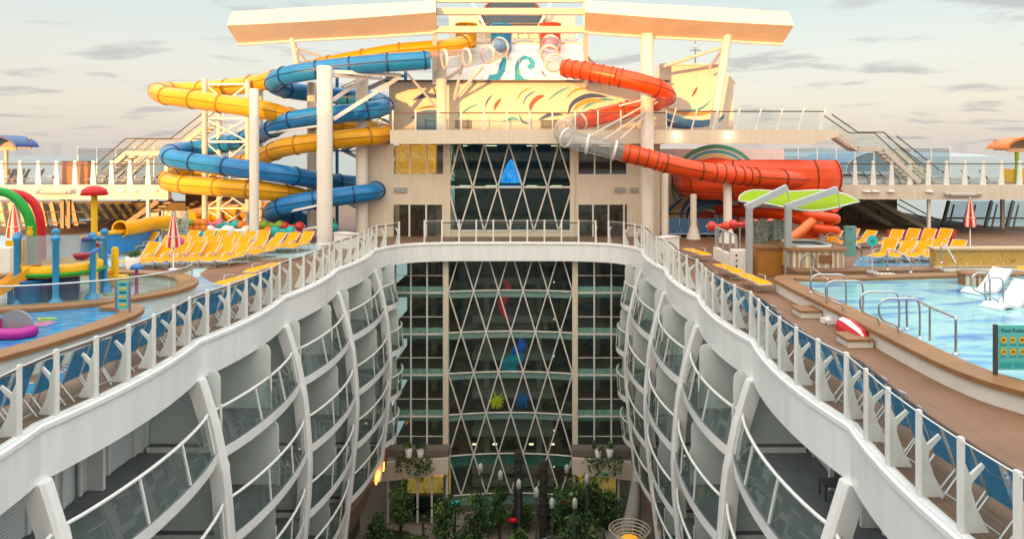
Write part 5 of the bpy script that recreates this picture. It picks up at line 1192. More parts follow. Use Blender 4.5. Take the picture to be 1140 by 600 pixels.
# kiddie tube and trough
t = thing('kids_tube_slide', 'yellow kids tube slide with an open round mouth', 'slide', S(150, 275, 44)); P = smooth_path([S(134,255,42), S(150,253,43), S(170,249,45), S(196,247,47)], .3)
MB().tube(P, .42, 18, caps=False).build('tube', YEL, t); MB().tube([P[0]+Vector((.44*math.cos(a*R(18)), 0, .44*math.sin(a*R(18)))) for a in range(20)], .06, 6, closed=True).build('rim', YELD if False else YEL, t)
P2 = smooth_path([S(96,270,41), S(120,265,41.5), S(150,262,43), S(172,258,45)], .3); rg = [[p+Vector((0,-.5,.25)), p+Vector((0,-.55,-.9)), p+Vector((0,.5,-.9)), p+Vector((0,.5,.25)), p+Vector((0,.4,.25)), p+Vector((0,.4,-.1)), p+Vector((0,-.4,-.1)), p+Vector((0,-.4,.25))] for p in P2]
MB().sweep(rg, 0).build('trough', BLU, t); MB().tube([p+Vector((0,-.5,.3)) for p in P2], .12, 8).build('trough_edge', YEL, t)
# ================================================================ LOUNGERS
def make_lounger(name, label, fab, frame, back=48, group=None):
    r = thing(name, label, 'sun lounger', (0,0,0), group); a = R(back); bx_, bz = .28, .36; ex, ez = bx_+.82*math.cos(a), bz+.82*math.sin(a)
    m = MB(); P = [(-.98,.30),(-.6,.37),(-.2,.355),(bx_,bz)]
    m.sweep([[Vector((x,-.31,z)), Vector((x,.31,z)), Vector((x,.31,z+.035)), Vector((x,-.31,z+.035))] for x, z in P], 0); m.build('seat', fab, r)
    m = MB(); nx, nz = -math.sin(a)*.035, math.cos(a)*.035
    m.sweep([[Vector((x,-.31,z)), Vector((x,.31,z)), Vector((x+nx,.31,z+nz)), Vector((x+nx,-.31,z+nz))] for x, z in ((bx_+.01,bz), ((bx_+ex)/2+.02,(bz+ez)/2-.02), (ex,ez))], 0); m.build('backrest', fab, r)
    m = MB()
    for s_ in (-1,1): m.tube([(-1.0,s_*.33,.30),(-.6,s_*.33,.365),(bx_,s_*.33,.36),(ex,s_*.33,ez)], .022, 6)
    m.tube([(-1.0,-.33,.30),(-1.0,.33,.30)], .022, 6); m.tube([(ex,-.33,ez),(ex,.33,ez)], .022, 6); m.build('frame', frame, r)
    for x0, x1 in ((-.75,-.62),(.42,.25)):
        m = MB(); m.tube([(x1,-.33,.35),(x0,-.34,.03),(x0,.34,.03),(x1,.33,.35)], .02, 6); m.build('leg', frame, r)
    m = MB(); m.tube([(bx_+.1,-.34,bz+.16),(.0,-.37,.56),(-.25,-.37,.55),(-.3,-.34,.36)], .017, 5); m.tube([(bx_+.1,.34,bz+.16),(.0,.37,.56),(-.25,.37,.55),(-.3,.34,.36)], .017, 5); m.build('armrest', frame, r)
    return r
class Mixed:
    def __init__(s, *st): s.st = st
    def put(s, *a): return random.choice(s.st).put(*a)
yl = Mixed(*[Stamp(make_lounger('sun_lounger', '', YFAB, ALU, bk)) for bk in (40, 47, 54)])
yflat = Stamp(make_lounger('sun_lounger', '', YFAB, ALU, 3)); bup = Stamp(make_lounger('deck_chair', '', BFAB2, ALU, 66))
def row(stp, pts, rz, what, group, jit=.15, z=0, sc=1.14):
    for i, p in enumerate(pts): stp.put((p.x, p.y, z), rz+random.uniform(-jit, jit), '%s lounger from the left in the %s' % (ORD[i], what), group, sc)
YG = 'yellow loungers set out on the left deck'
row(yl, [G(x, 297-.02*(x-150), .0) for x in range(158, 262, 17)], R(76), 'front yellow row behind the splash pad', YG)
row(yl, [G(x, 287.5, 0) for x in range(176, 300, 17)], R(76), 'second yellow row behind the splash pad', YG)
row(yl, [G(x, 280.5, 0) for x in range(110, 174, 16)], R(76), 'short yellow row left of the umbrella', YG)
row(yl, [G(x, 280, 0) for x in range(206, 345, 16)], R(76), 'back yellow row before the coloured play shapes', YG)
row(yl, [G(x, 290-.0*x, 0) for x in (-2, 14, 30)], R(20), 'yellow row left of the play platform', YG)
YR = 'yellow loungers set out beyond the right pool'
row(yl, [G(x, 291, 0) for x in (984, 1003, 1022, 1041, 1060)], R(40), 'yellow row behind the round turquoise sign', YR)
row(yl, [G(x, 276, 0) for x in (906, 924, 942, 960)], R(40), 'yellow row behind the striped hot tub', YR)
row(yl, [G(x, 276.5, 0) for x in (992, 1010, 1028, 1046)], R(40), 'back yellow row in front of the dark stairs', YR)
t = yl.put((20.5, 30.5, .75), R(20), 'single yellow lounger on the ledge at the right edge', YR)
BG = 'blue loungers lined up behind the railings'
def along(side, y): 
    P = EL if side < 0 else ER
    for a, b in zip(P, P[1:]):
        if a[1] <= y <= b[1] or b[1] <= y <= a[1]: return a[0]+(b[0]-a[0])*(y-a[1])/(b[1]-a[1])
    return P[0][0]
def make_deck_chair(label, fab, frame):
    r = thing('deck_chair', label, 'deck chair', (0,0,0)); m = MB()
    m.sweep([[Vector((x,-.27,z)), Vector((x,.27,z)), Vector((x,.27,z+.03)), Vector((x,-.27,z+.03))] for x, z in ((-.32,.47),(-.05,.42),(.24,.40))], 0); m.build('seat', fab, r)
    m = MB(); m.sweep([[Vector((x,-.27,z)), Vector((x,.27,z)), Vector((x-.03,.27,z+.01)), Vector((x-.03,-.27,z+.01))] for x, z in ((.25,.42),(.36,.75),(.50,1.12))], 0); m.build('backrest', fab, r)
    for s_ in (-1, 1):
        MB().tube([(-.34,s_*.29,.0),(-.16,s_*.29,.46),(-.12,s_*.29,.62),(.28,s_*.29,.66)], .02, 6).build('arm_leg', frame, r)
        MB().tube([(.52,s_*.29,0.),(.16,s_*.29,.44)], .02, 6).build('leg', frame, r)
    m = MB()
    for s_ in (-1, 1): m.tube([(-.33,s_*.28,.47),(.24,s_*.28,.40),(.36,s_*.28,.75),(.51,s_*.28,1.14)], .018, 6)
    m.tube([(.51,-.28,1.14),(.51,.28,1.14)], .018, 6); m.tube([(.48,-.29,.1),(.48,.29,.1)], .014, 5); m.build('frame', frame, r); return r
bl = Stamp(make_deck_chair('', BFAB, ALU)); BG = 'blue deck chairs lined up behind the railings'
for i in range(24):
    y = 11.2+i*.80; bl.put((along(-1,y)-1.05, y, 0), R(-8+random.uniform(-7,7)), '%s blue deck chair from the near end behind the left railing' % ORD[i], BG, 1.05)
for i in range(24):
    y = 10.6+i*.80; bl.put((along(1,y)+1.05, y, 0), R(188+random.uniform(-7,7)), '%s blue deck chair from the near end behind the right railing' % ORD[i], BG, 1.05)
for p, rz, lab in ((G(776,289,0), R(108), 'flat yellow lounger by the right railing, farthest of three'), (G(812,309,0), R(102), 'flat yellow lounger by the right railing, middle of three'), (G(840,322,0), R(100), 'flat yellow lounger by the right railing, nearest of three'), (G(262,322,0), R(76), 'flat yellow lounger by the left railing, nearer of two'), (G(292,308,0), R(76), 'flat yellow lounger by the left railing, farther of two')):
    yflat.put((p.x, p.y, .06), rz, lab, 'flat yellow loungers laid along the railings')
for i, px in enumerate((751, 761, 771, 784, 794, 803)):
    p = G(px, 264, 0); bup.put((p.x, p.y, 0), R(82), '%s dusty blue deck chair from the left along the swirl wall' % ORD[i], 'blue deck chairs by the swirl wall', 1.12)
# ================================================================ UMBRELLAS
def umbrella(label, base, ztop, sc=1.):
    r = thing('closed_umbrella', label, 'umbrella', base, 'folded red and cream umbrellas'); h = ztop-base.z
    MB().lathe([(.28,0),(.28,.06),(.06,.1),(.035,.12),(.03,h)], base, 12).build('pole', ALU, r)
    n = 16; m = MB(); prof = [(.05,h-.02),(.13,h-.3),(.22,h-.8),(.31,h-1.35),(.33,h-1.62),(.24,h-1.66)]
    for j in range(n):
        a0, a1 = 2*math.pi*j/n, 2*math.pi*(j+1)/n
        vs = []
        for rr_, z in prof:
            for a, f in ((a0, 1.0 if j % 2 else .78), (a1, .78 if j % 2 else 1.0)): vs.append(base+Vector((rr_*f*math.cos(a), rr_*f*math.sin(a), z)))
        m.add(vs, [(2*k, 2*k+1, 2*k+3, 2*k+2) for k in range(len(prof)-1)], 0 if (j//2) % 2 else 1)
    m.build('canopy', [RFAB, CFAB], r); MB().tube([base+Vector((.26*math.cos(a*R(30)), .26*math.sin(a*R(30)), h-1.1)) for a in range(12)], .02, 5, closed=True).build('strap', CFAB, r)
    MB().ball(base+Vector((0,0,h+.02)), .06, 8).build('finial', ALU, r); return r
for px, py, top, lab in ((193, 300, 239, 'folded red and cream umbrella amid the yellow loungers on the left'), (15, 300, 228, 'folded red and cream umbrella at far left behind the red arch'), (1080, 284, 221, 'folded red and cream umbrella beyond the right pool')):
    b = G(px, py, 0); umbrella(lab, b, S(px, top, b.y).z)
t = thing('beach_ball', 'bright pink ball resting beside the left umbrella pole', 'ball', G(200, 300, 0)); c = G(200, 298, 0); MB().ball(c+Vector((0,0,1.35)), .22, 14).build('ball', PINK, t); MB().tube([c, c+Vector((0,0,1.2))], .025, 6).build('stand', ALU, t)
um = thing('folded_umbrella', 'red and white folded umbrella lying on the deck by the right pool', 'umbrella', G(952, 370, 0)); a = G(938, 361, .2); b = G(963, 377, .2)
P = [a, a+(b-a)*.1, a+(b-a)*.45, a+(b-a)*.9, b]; MBm = MB(); n = 12; d = (b-a).normalized(); u = d.orthogonal().normalized(); w = d.cross(u)
for j in range(n):
    vs = []
    for p, rr_ in zip(P, (.22,.30,.36,.24,.06)):
        for q in (j, j+1): vs.append(p+(u*math.cos(2*math.pi*q/n)+w*math.sin(2*math.pi*q/n))*rr_)
    MBm.add(vs, [(2*k, 2*k+1, 2*k+3, 2*k+2) for k in range(4)], 1 if j % 4 == 0 else 0)
MBm.build('canopy', [RFAB, PWHITE], um); MB().tube([b, b+d*.35], .03, 6).build('pole', DKGREY, um)
t = thing('umbrella_base', 'white wheeled umbrella base lying on the deck by the wooden step', 'base', G(928, 360, 0)); c = G(928, 360, 0); MB().box(c+Vector((0,0,.1)), (.75,.45,.16), .2).build('body', PWHITE, t); MB().box(c+Vector((.0,0,.22)), (.4,.25,.08), .2).build('block', WHITE, t)
for s_ in (-.3,.3): MB().tube([c+Vector((s_,-.25,.06)), c+Vector((s_,-.19,.06))], .06, 8).build('wheel', DKGREY, t)
TW = mat('towel_red', (.50,.06,.03), .9, var=.2)
for i, px in enumerate((995, 1013, 1031, 1049, 1062)):
    p = G(px, 273.5, 0); t = tag(MB().box((p.x, p.y+.3, .72), (.62,.16,.5), .2).box((p.x, p.y+.36, .24), (.5,.12,.46), .2).build('pool_towel', TW), '%s red towel bundle from the left behind the right yellow loungers' % ORD[i], 'towel', 'red towels behind the right yellow loungers')
t = thing('beach_bag', 'round blue bag on the last yellow lounger beyond the right pool', 'bag', G(1066,281,0)); q = G(1066,281,0); MB().ball(q+Vector((0,-.2,.68)), .2, 12).build('body', BFAB, t); MB().tube([q+Vector((-.12,-.2,.82)), q+Vector((0,-.2,1.02)), q+Vector((.12,-.2,.82))], .02, 5).build('strap', DKGREY, t)
# ================================================================ PLAY SHAPES
PS = 'coloured dumbbell shapes of the play barrier'
CM = {'orange': ORNG, 'pink': mat('pale_pink', (.70,.18,.22), .4), 'turquoise': TURQ, 'white': PWHITE, 'lime': mat('lime_green', (.22,.42,.02), .4), 'yellow': PYEL, 'green': mat('leaf_green', (.04,.30,.06), .4), 'red': mat('coral_red', (.62,.05,.04), .4)}
def dumbbell(col, loc, lab, L_=.52, r=.34, rz=0):
    t = thing('play_dumbbell', lab, 'play shape', loc, PS); d = Vector((math.cos(rz), math.sin(rz), 0)); loc = Vector(loc)
    b = MB(); b.tube([loc+d*(-L_+.5*r*0+L_*2*k/6) for k in range(7)], [.18,.17,.14,.12,.14,.17,.18], 10, caps=False); b.ball(loc-d*L_, r, 14); b.ball(loc+d*L_, r, 14); o = b.build('shape', CM[col], t)
    for s_ in (-1, 1): MB().tube([loc+d*s_*(L_+r-.03), loc+d*s_*(L_+r+.03)], .07, 8).build('peg', ALU, t)
    MB().bx(loc.x-.04, loc.x+.04, loc.y+.05, loc.y+.12, 0, max(.05, loc.z-.1)).build('support', ALU, t)
for i, (px, py, c, w) in enumerate(((236,249,'pink','top row by the stacks'), (254,250.5,'turquoise','top row, middle'), (278,251,'orange','top row behind the flat topped column'), (303,251,'lime','top row, right of the column'), (243,256.5,'white','second row, left'), (265,257,'white','second row beside the orange one'), (290,257.5,'orange','second row, right'), (315,257,'turquoise','second row, far right'), (252,263,'lime','third row behind the loungers'), (325,252,'red','top row, far right end'), (338,262,'pink','low on the far right'), (272,264,'yellow','third row, right part'))):
    dumbbell(c, S(px, py, 49.5 if py < 254 else 48.8), '%s dumbbell play shape in the %s of the barrier' % (c, w))
k = 0
for ix, px in enumerate((212, 219.5, 226)):
    cs = (('lime','orange','coral','green'), ('orange','orange','turquoise','lime','turquoise'), ('orange','orange','turquoise','pink'))[ix]
    t = thing('ball_stack', ('leftmost', 'middle', 'rightmost')[ix]+' column of stacked coloured balls beside the patterned screens', 'play shape', S(px, 272, 47.5), PS)
    for j, cc in enumerate(cs):
        b = MB(); b.ball(S(px, 248+j*6, 47.5), .27, 12); b.build('ball', CM.get(cc, CM['red']), t)
    q = S(px, 248, 47.5); MB().tube([(q.x,q.y+.15,0), (q.x,q.y+.15,q.z)], .05, 6).build('rod', ALU, t)
for px, py, Y, c, lab in ((849,250,41,'red','red dumbbell play shape left under the lime shade'), (866,249,42,'red','red dumbbell play shape behind the grey shade post'), (800,252,44,'red','red dumbbell play shape at the stair landing, left'), (824,250,44,'red','red dumbbell play shape next to the bracketed column')):
    dumbbell(c, S(px, py, Y), lab, .42, .30)
for px, py, c, lab in ((366,247,'green','green stacked pair of balls between the left columns'), (369,253,'turquoise','turquoise ball under the green one between the left columns')):
    dumbbell(c, S(px, py, 50.5), lab, .1, .36)
t = thing('coil_slide', 'orange red coiled kids slide behind the hot tub and lime shade', 'slide', S(912,272,45)); c = S(914,262,45)
MB().tube([c+Vector((.85*math.cos(a*R(18)), .8*math.sin(a*R(18)), 1.7-a*.036)) for a in range(52)], .30, 12).build('tube', RED, t)
MB().tube(smooth_path([c+Vector((-.6,-.5,1.0)), c+Vector((-1.6,-.9,.3)), c+Vector((-2.4,-1.2,-.1))], .2), .30, 12).build('exit_tube', mat('slide_coral', (.80,.16,.02), .3, coat=.4), t)
MB().tube([c+Vector((0,0,1.9)), (c.x, c.y, 0)], .14, 10).build('post', WHITE, t)
# patterned screens
SCRM = patterned('screen_pattern', [(.05,.08,.06),(.50,.55,.48),(.08,.12,.09),(.55,.58,.50),(.06,.10,.08)], (1,1,1), 2.4, 4.0, .4, 0, const=True)
for p0, p1, q0, q1, Y, lab in ((166,176,237,268,47,'narrow black and cream patterned screen left of its wider twin'), (181,209,235,270,46.5,'wide black and cream patterned screen behind the left umbrella'), (838,862,246,274,37.5,'green and white leaf patterned glass screen above the brown counter'), (863,873,245,274,37.2,'narrow leaf patterned glass screen next to the grey shade post')):
    t = thing('patterned_screen', lab, 'screen', (wx((p0+p1)/2,Y), Y, 0)); MB().bx(wx(p0,Y), wx(p1,Y), Y, Y+.06, max(0.02, wz(q1,Y)), wz(q0,Y)).build('panel', SCRM, t)
    for px in (p0, p1): MB().bx(wx(px,Y)-.06, wx(px,Y)+.06, Y-.06, Y-.002, 0, wz(q0,Y)+.05).build('post', GREYP, t)
# ================================================================ RIGHT POOL
POOLW = patterned('right_pool_water', [(.03,.16,.42),(.09,.32,.55),(.18,.45,.53),(.23,.50,.53),(.28,.55,.55),(.12,.37,.56)], (.45,1.3,1), .42, 2.2, .05, .3, 4)
sheet('pool_water', [(10.6,31.6),(10.4,29.7),(10.55,25),(10.6,21),(10.85,19.0),(11.6,17.3),(13.6,13.6),(34,10.6),(34,34),(18.6,33.7),(14,32.9),(12.0,32.6)], .42, POOLW)
PW2 = mat('pool_wall_white', (.74,.70,.62), .45, var=.08)
t = coping('pool_edge', 'long brown wood capped white wall of the right pool beside the walkway', [(34.5,33.2),(22,33.2),(18.4,32.9),(14,32.2),(11.9,31.9),(10.5,32.1),(9.85,31.4),(9.75,30.0),(9.86,25.4),(9.9,22.3),(10.05,18.2),(10.75,16.2),(12.8,12.8),(18,9.6)][::-1], -.80, .56, wallm=PW2)
# raised wooden deck beyond the pool with the hot tub
ht = thing('raised_deck', 'raised brown deck between the hot tub and the right pool', 'deck', (14, 34, 0)); MB().ext([(x, y, .0) for x, y in ((11.4,33.0),(18.2,33.6),(18.2,34.8),(14.5,34.5),(14.5,38.2),(11.4,38.2))], (0,0,.552)).build('platform', [DECKR], ht)
for px in (977, 992): 
    c = S(px, 305.5, 31.2); 
t = thing('depth_marker', 'white depth marker tiles on the far wood edge of the right pool', 'marker', G(985,304,.565)); 
for k in range(5): p = G(975+k*4.5, 304.5, .565); MB().bx(p.x-.08, p.x+.08, p.y-.18, p.y+.18, .562, .575).build('tile', PWHITE, t); MB().bx(p.x-.03, p.x+.03, p.y-.08, p.y+.08, .576, .579).build('mark', DKGREY, t)
tb = thing('hot_tub', 'raised hot tub with vertical multicoloured stripes under a wood rim', 'hot tub', (12.7, 34.8, .7))
STR = stripes('tub_stripes', [(.62,.55,.45),(.55,.30,.10),(.30,.33,.36),(.66,.60,.50),(.60,.42,.12),(.22,.20,.22),(.64,.56,.46),(.36,.22,.12)], .11, 0)
def rrect(x0, x1, y0, y1, r, z):
    P = []
    for cx, cy, a0 in ((x1-r,y0+r,-90),(x1-r,y1-r,0),(x0+r,y1-r,90),(x0+r,y0+r,180)):
        for k in range(6): a = R(a0+18*k); P.append(Vector((cx+r*math.cos(a), cy+r*math.sin(a), z)))
    return P
MB().ext(rrect(11.45,14.1,34.0,37.5,.5,.555), (0,0,.78)).build('shell', STR, tb); m = MB(); A = rrect(11.35,14.2,33.9,37.6,.55,1.337); B_ = rrect(11.85,13.7,34.4,37.1,.4,1.337)
m.sweep([[a, a+Vector((0,0,.12)), b+Vector((0,0,.12)), b] for a, b in zip(A+A[:1], B_+B_[:1])], 0, caps=False); m.build('rim', WOODC, tb)
MB().add([p+Vector((0,0,.05)) for p in B_], [tuple(range(len(B_)))]).build('water', LAGOON, tb)
MB().bx(12.75,13.35,33.94,33.998,.8,1.15).build('vent', mat('vent_brown', (.22,.09,.03), .5), tb)
m = MB(); A = rrect(11.9,13.65,34.45,37.05,.4,1.455); m.sweep([[a, a+Vector((0,0,.1)), a*.97+Vector((.38,1.07,.044+.1)), a*.97+Vector((.38,1.07,.044))] for a in A+A[:1]], 0, caps=False); m.build('inner_lip', PWHITE, tb)
def rail(label, P, r=.032, posts=(), name='pool_handrail'):
    t = thing(name, label, 'handrail', P[0], 'chrome handrails round the right pool'); MB().tube(smooth_path(P, .08), r, 7).build('tube', STEEL, t)
    for q, z0 in posts: MB().tube([q, (q[0],q[1],z0)], r, 6).build('post', STEEL, t)
    for q in (P[0], P[-1]): MB().lathe([(r*2.4,-.01),(r*2.2,.03),(r,.05)], q, 10).build('flange', STEEL, t)
    return t
def hoop(label, foot, L_, h=.92, rz=0.):
    f = Vector(foot); d = Vector((math.cos(rz), math.sin(rz), 0)); V_ = lambda a, z: f+d*a+Vector((0,0,z))
    rail(label, [V_(0,0), V_(0,h*.7), V_(-.06,h*.93), V_(-.22,h), V_(-.6,h), V_(-L_+.25,h), V_(-L_+.04,h*.9), V_(-L_,h*.68), V_(-L_+.08,h*.48), V_(-L_+.3,h*.38), V_(-L_+.52,h*.30), V_(-L_+.58,h*.18), V_(-L_+.58,0)])
hoop('chrome grab rail at the far pool steps, left of the pair', G(950, 346, .42)+Vector((0,.6,0)), 1.25, 1.15); hoop('chrome grab rail at the far pool steps, right of the pair', G(961, 351, .42), 1.25, 1.15)
hoop('chrome grab rail at the near pool steps, left of the pair', G(1010, 371, .42)+Vector((0,.5,0)), 1.2, 1.15); hoop('chrome grab rail at the near pool steps, right of the pair', G(1024, 376, .42), 1.2, 1.15)
hoop('chrome grab rail standing in the pool by the white loungers, left', G(1102, 338, .3), .75, 1.15, R(10)); hoop('chrome grab rail standing in the pool by the white loungers, right', G(1117, 345, .3), .75, 1.15, R(10))
a, b = G(1010,366,.57), G(1064,394,.57); rail('long sloping chrome handrail with three posts on the near pool edge', [a, a+Vector((0,0,.9)), a+Vector((.1,-.2,.95)), (a+b)/2+Vector((0,0,.95)), b+Vector((0,.15,.95)), b+Vector((0,0,.88)), b], .035, [((a+b)/2+Vector((0,0,.93)), .57)])
a, b = G(903,325,.57), G(921,334,.57); rail('short chrome handrail at the far corner of the right pool edge', [a, a+Vector((0,0,.85)), a+Vector((.05,-.1,.9)), b+Vector((0,.1,.75)), b+Vector((0,0,.7)), b])
a = G(884,310,.0); rail('curved chrome handrail beside the grey shade post, left', [a, a+Vector((0,0,1.0)), a+Vector((.15,0,1.25)), a+Vector((.45,0,1.35)), a+Vector((.6,0,1.2)), a+Vector((.62,0,.5))])
a = G(892,312,.0); rail('curved chrome handrail beside the grey shade post, right', [a, a+Vector((0,0,.9)), a+Vector((.15,0,1.15)), a+Vector((.45,0,1.22)), a+Vector((.6,0,1.05)), a+Vector((.62,0,.4))])
a, b = S(917,268,37), S(958,288,36); rail('arched chrome handrail over the hot tub steps', [(a.x,a.y,1.5), a+Vector((.05,0,.2)), a+Vector((.4,0,.35)), (a+b)/2+Vector((.1,0,.45)), b+Vector((-.1,0,.6)), b+Vector((.05,0,.3)), (b.x,b.y,.7)])
a, b = G(988,300,.7), G(1014,303,.7); rail('low chrome handrail beside the round turquoise sign', [a, a+Vector((0,0,.8)), a+Vector((.1,0,.9)), a+Vector((.6,-.1,.7)), b+Vector((-.1,0,.55)), b+Vector((0,0,.4)), b])
a, b = S(1048,282,33.4), S(1066,302,32.4); rail('chrome handrail at the golden wall steps', [(a.x,a.y,.9), a+Vector((0,0,.35)), a+Vector((.15,0,.4)), b+Vector((-.1,0,.4)), b+Vector((0,0,.2)), (b.x,b.y,.72)])
# in-pool loungers, pillar, golden wall
def wave_lounge(label, c, rz):
    t = thing('pool_lounger', label, 'sun lounger', c, 'white loungers standing in the right pool'); P = [(-1.0,.02),(-.7,.16),(-.35,.12),(0,.04),(.3,.25),(.95,.85)]; m = MB(); mt = Matrix.Rotation(rz,3,'Z')
    m.sweep([[c+mt@Vector((x,-.38,z)), c+mt@Vector((x,.38,z)), c+mt@Vector((x+.04,.38,z-.12)), c+mt@Vector((x+.04,-.38,z-.12))] for x, z in P], 0, smooth=False); m.build('shell', PWHITE, t)
    MB().tube([c+mt@Vector((.5,-.3,.4)), c+mt@Vector((.62,-.3,.0))], .05, 6).build('leg', PWHITE, t); MB().tube([c+mt@Vector((.5,.3,.4)), c+mt@Vector((.62,.3,.0))], .05, 6).build('leg', PWHITE, t)
wave_lounge('white wavy lounger in the shallow right pool, farther of two', G(1098,324,.44), R(25)); wave_lounge('white wavy lounger in the shallow right pool, nearer of two', G(1122,340,.44), R(25))
t = thing('striped_table', 'round striped drum with brown top standing in the right pool', 'table', G(1085,316,.42)); c = G(1085,316,.42); MB().lathe([(.62,0),(.62,.42)], c, 28, smooth=False).build('drum', stripes('drum_stripes', [(.62,.52,.40),(.28,.12,.06),(.66,.58,.45),(.45,.25,.10)], .09, 0), t); MB().lathe([(.68,.422),(.68,.5),(.02,.51)], c, 28).build('top', WOODC, t)
t = thing('gold_wall', 'low golden mosaic wall beyond the right pool', 'wall', (21, 34, .7)); MB().ext([(18.25,34.2,.0),(34,34.7,.0),(34,35.4,.0),(18.4,35.0,.0)], (0,0,1.35)).build('wall', patterned('gold_mosaic', [(.32,.19,.05),(.55,.36,.09),(.42,.25,.06),(.66,.46,.15)], (1,1,1), 5, 1, .35, .3, 12), t); MB().ext([(18.15,34.1,1.352),(34,34.6,1.352),(34,35.5,1.352),(18.3,35.1,1.352)], (0,0,.08)).build('cap', mat('gold_cap', (.50,.36,.20), .5), t)
t = thing('sand_ledge', 'pale curved ledge along the foot of the golden wall', 'ledge', (21, 32.9, .7)); MB().ext([(18.4,33.75,.43),(34,34.0,.43),(34,34.6,.43),(18.2,34.3,.43)], (0,0,.18)).build('ledge', PW2, t); MB().ext([(18.4,33.73,.615),(34,33.98,.615),(34,34.1,.615),(18.38,33.85,.615)], (0,0,.03)).build('edge', WOODC, t)
sheet('far_lagoon', gp([(948,299),(1036,299),(1040,287),(956,285)], 0), .012, LAGOON)
for i, (px, py, lab) in enumerate(((921,351,'brown wooden step with white base against the right pool wall, farther of two'), (975,383,'brown wooden step with white base against the right pool wall, nearer of two'))):
    c = G(px, py, 0); c = Vector((9.62, c.y, 0)); t = thing('pool_step', lab, 'step', c); MB().bx(c.x-.45,c.x+.30,c.y-.45,c.y+.45,0,.20).build('base', PW2, t); MB().bx(c.x-.5,c.x+.30,c.y-.5,c.y+.5,.203,.27).build('tread', WOODC, t)
# signs
def text(body, size, loc, m, par, rz=0., name='lettering'):
    cu = bpy.data.curves.new(name, 'FONT'); cu.body = body; cu.size = size; cu.align_x = 'CENTER'; cu.extrude = .004; tmp = bpy.data.objects.new(name, cu); COL.objects.link(tmp); cu.materials.append(m); me = bpy.data.meshes.new_from_object(tmp.evaluated_get(bpy.context.evaluated_depsgraph_get())); bpy.data.objects.remove(tmp); o = bpy.data.objects.new(name, me); COL.objects.link(o); o.rotation_euler = (R(90), 0, rz)
    o.parent = par; o.location = Vector(loc)-ORG.get(par.name, Vector()); return o
ps = thing('pool_sign', 'turquoise pool rules sign with yellow round pictograms on the near right pool edge', 'sign', G(1109, 417, .56)); b = G(1109, 417, .56); zt = S(1110, 362, b.y).z; W = .74
MB().bx(b.x-.06,b.x+.02,b.y-.04,b.y+.04,.56,zt+.02).build('post', DKGREY, ps); brd = MB().bx(b.x+.03,b.x+W,b.y-.02,b.y+.02,.68,zt).build('board', mat('sign_aqua', (.10,.48,.46), .35), ps)
text('Pool Rules', .125, (b.x+.03+W/2-.02, b.y-.026, zt-.16), mat('sign_ink', (.01,.10,.14), .5), ps)
for r_ in range(2):
    for k in range(3):
        c = Vector((b.x+.16+k*.22, b.y-.024, zt-.34-r_*.28)); MB().ext([c+Vector((.075*math.cos(R(a)),0,.075*math.sin(R(a)))) for a in range(0,360,20)], (0,-.006,0)).build('pictogram', PYEL, brd); 
        MB().ext([c+Vector((.045*math.cos(R(a))+.01*r_,-.0075,.03*math.sin(R(a)))) for a in range(0,360,45)], (0,-.004,0)).build('pictogram_mark', mat('mark_%d' % ((k+r_) % 2), ((.25,.08,.05),(.03,.22,.12))[(k+r_) % 2], .5), brd)
        MB().bx(c.x-.08,c.x+.08,c.y-.005,c.y,c.z-.125,c.z-.112).build('caption', MC['sign_ink'], brd)
for k in range(2): MB().bx(b.x+.08+k*.33,b.x+.36+k*.33,b.y-.026,b.y-.021,.74,.86).build('notice', mat('sign_teal2', (.03,.36,.40), .4), brd)
ls = thing('pool_sign', 'narrow turquoise sign in a steel frame on the left splash pool edge', 'sign', G(137, 347, .76)); b = G(137, 347, .76); zt = S(137, 312, b.y).z
for d in (-.21, .21): MB().bx(b.x+d-.03,b.x+d+.03,b.y-.03,b.y+.03,.752,zt).build('post', STEEL, ls)
lb = MB().bx(b.x-.18,b.x+.18,b.y-.02,b.y+.01,.85,zt-.03).build('board', MC['sign_aqua'], ls)
rnd = random.Random(9)
for k in range(6): MB().bx(b.x-.10-.03*rnd.random(),b.x+.10+.03*rnd.random(),b.y-.026,b.y-.021,zt-.16-k*.13,zt-.10-k*.13).build('caption', PYEL if k % 2 else MC['sign_ink'], lb)
rs_ = thing('round_sign', 'round turquoise sign on a thin pole by the right pool edge', 'sign', G(971, 303, .7)); b = G(971, 303, .7); c = S(971, 268, b.y)
MB().lathe([(.25,0),(.24,.04),(.03,.06),(.025,c.z-.7)], b, 12).build('pole', GREYP, rs_); MB().ext([c+Vector((.235*math.cos(R(a)),-.03,.235*math.sin(R(a)))) for a in range(0,360,15)], (0,.03,0)).build('disc', TEAL, rs_); MB().ext([c+Vector((.12*math.cos(R(a)),-.036,.10*math.sin(R(a))-.02)) for a in range(0,360,60)], (0,.004,0)).build('emblem', MC['sign_green'], rs_)
t = thing('shower_post', 'small turquoise shower post at the end of the hot tub', 'post', S(947,282,36)); c = S(947,252,36.9); MB().bx(c.x-.28,c.x+.28,c.y,c.y+.2,.70,c.z).build('panel', mat('pale_teal', (.16,.40,.40), .4), t); MB().tube([c+Vector((0,-.02,-.1)), c+Vector((0,-.25,-.1))], .04, 6).build('spout', STEEL, t)
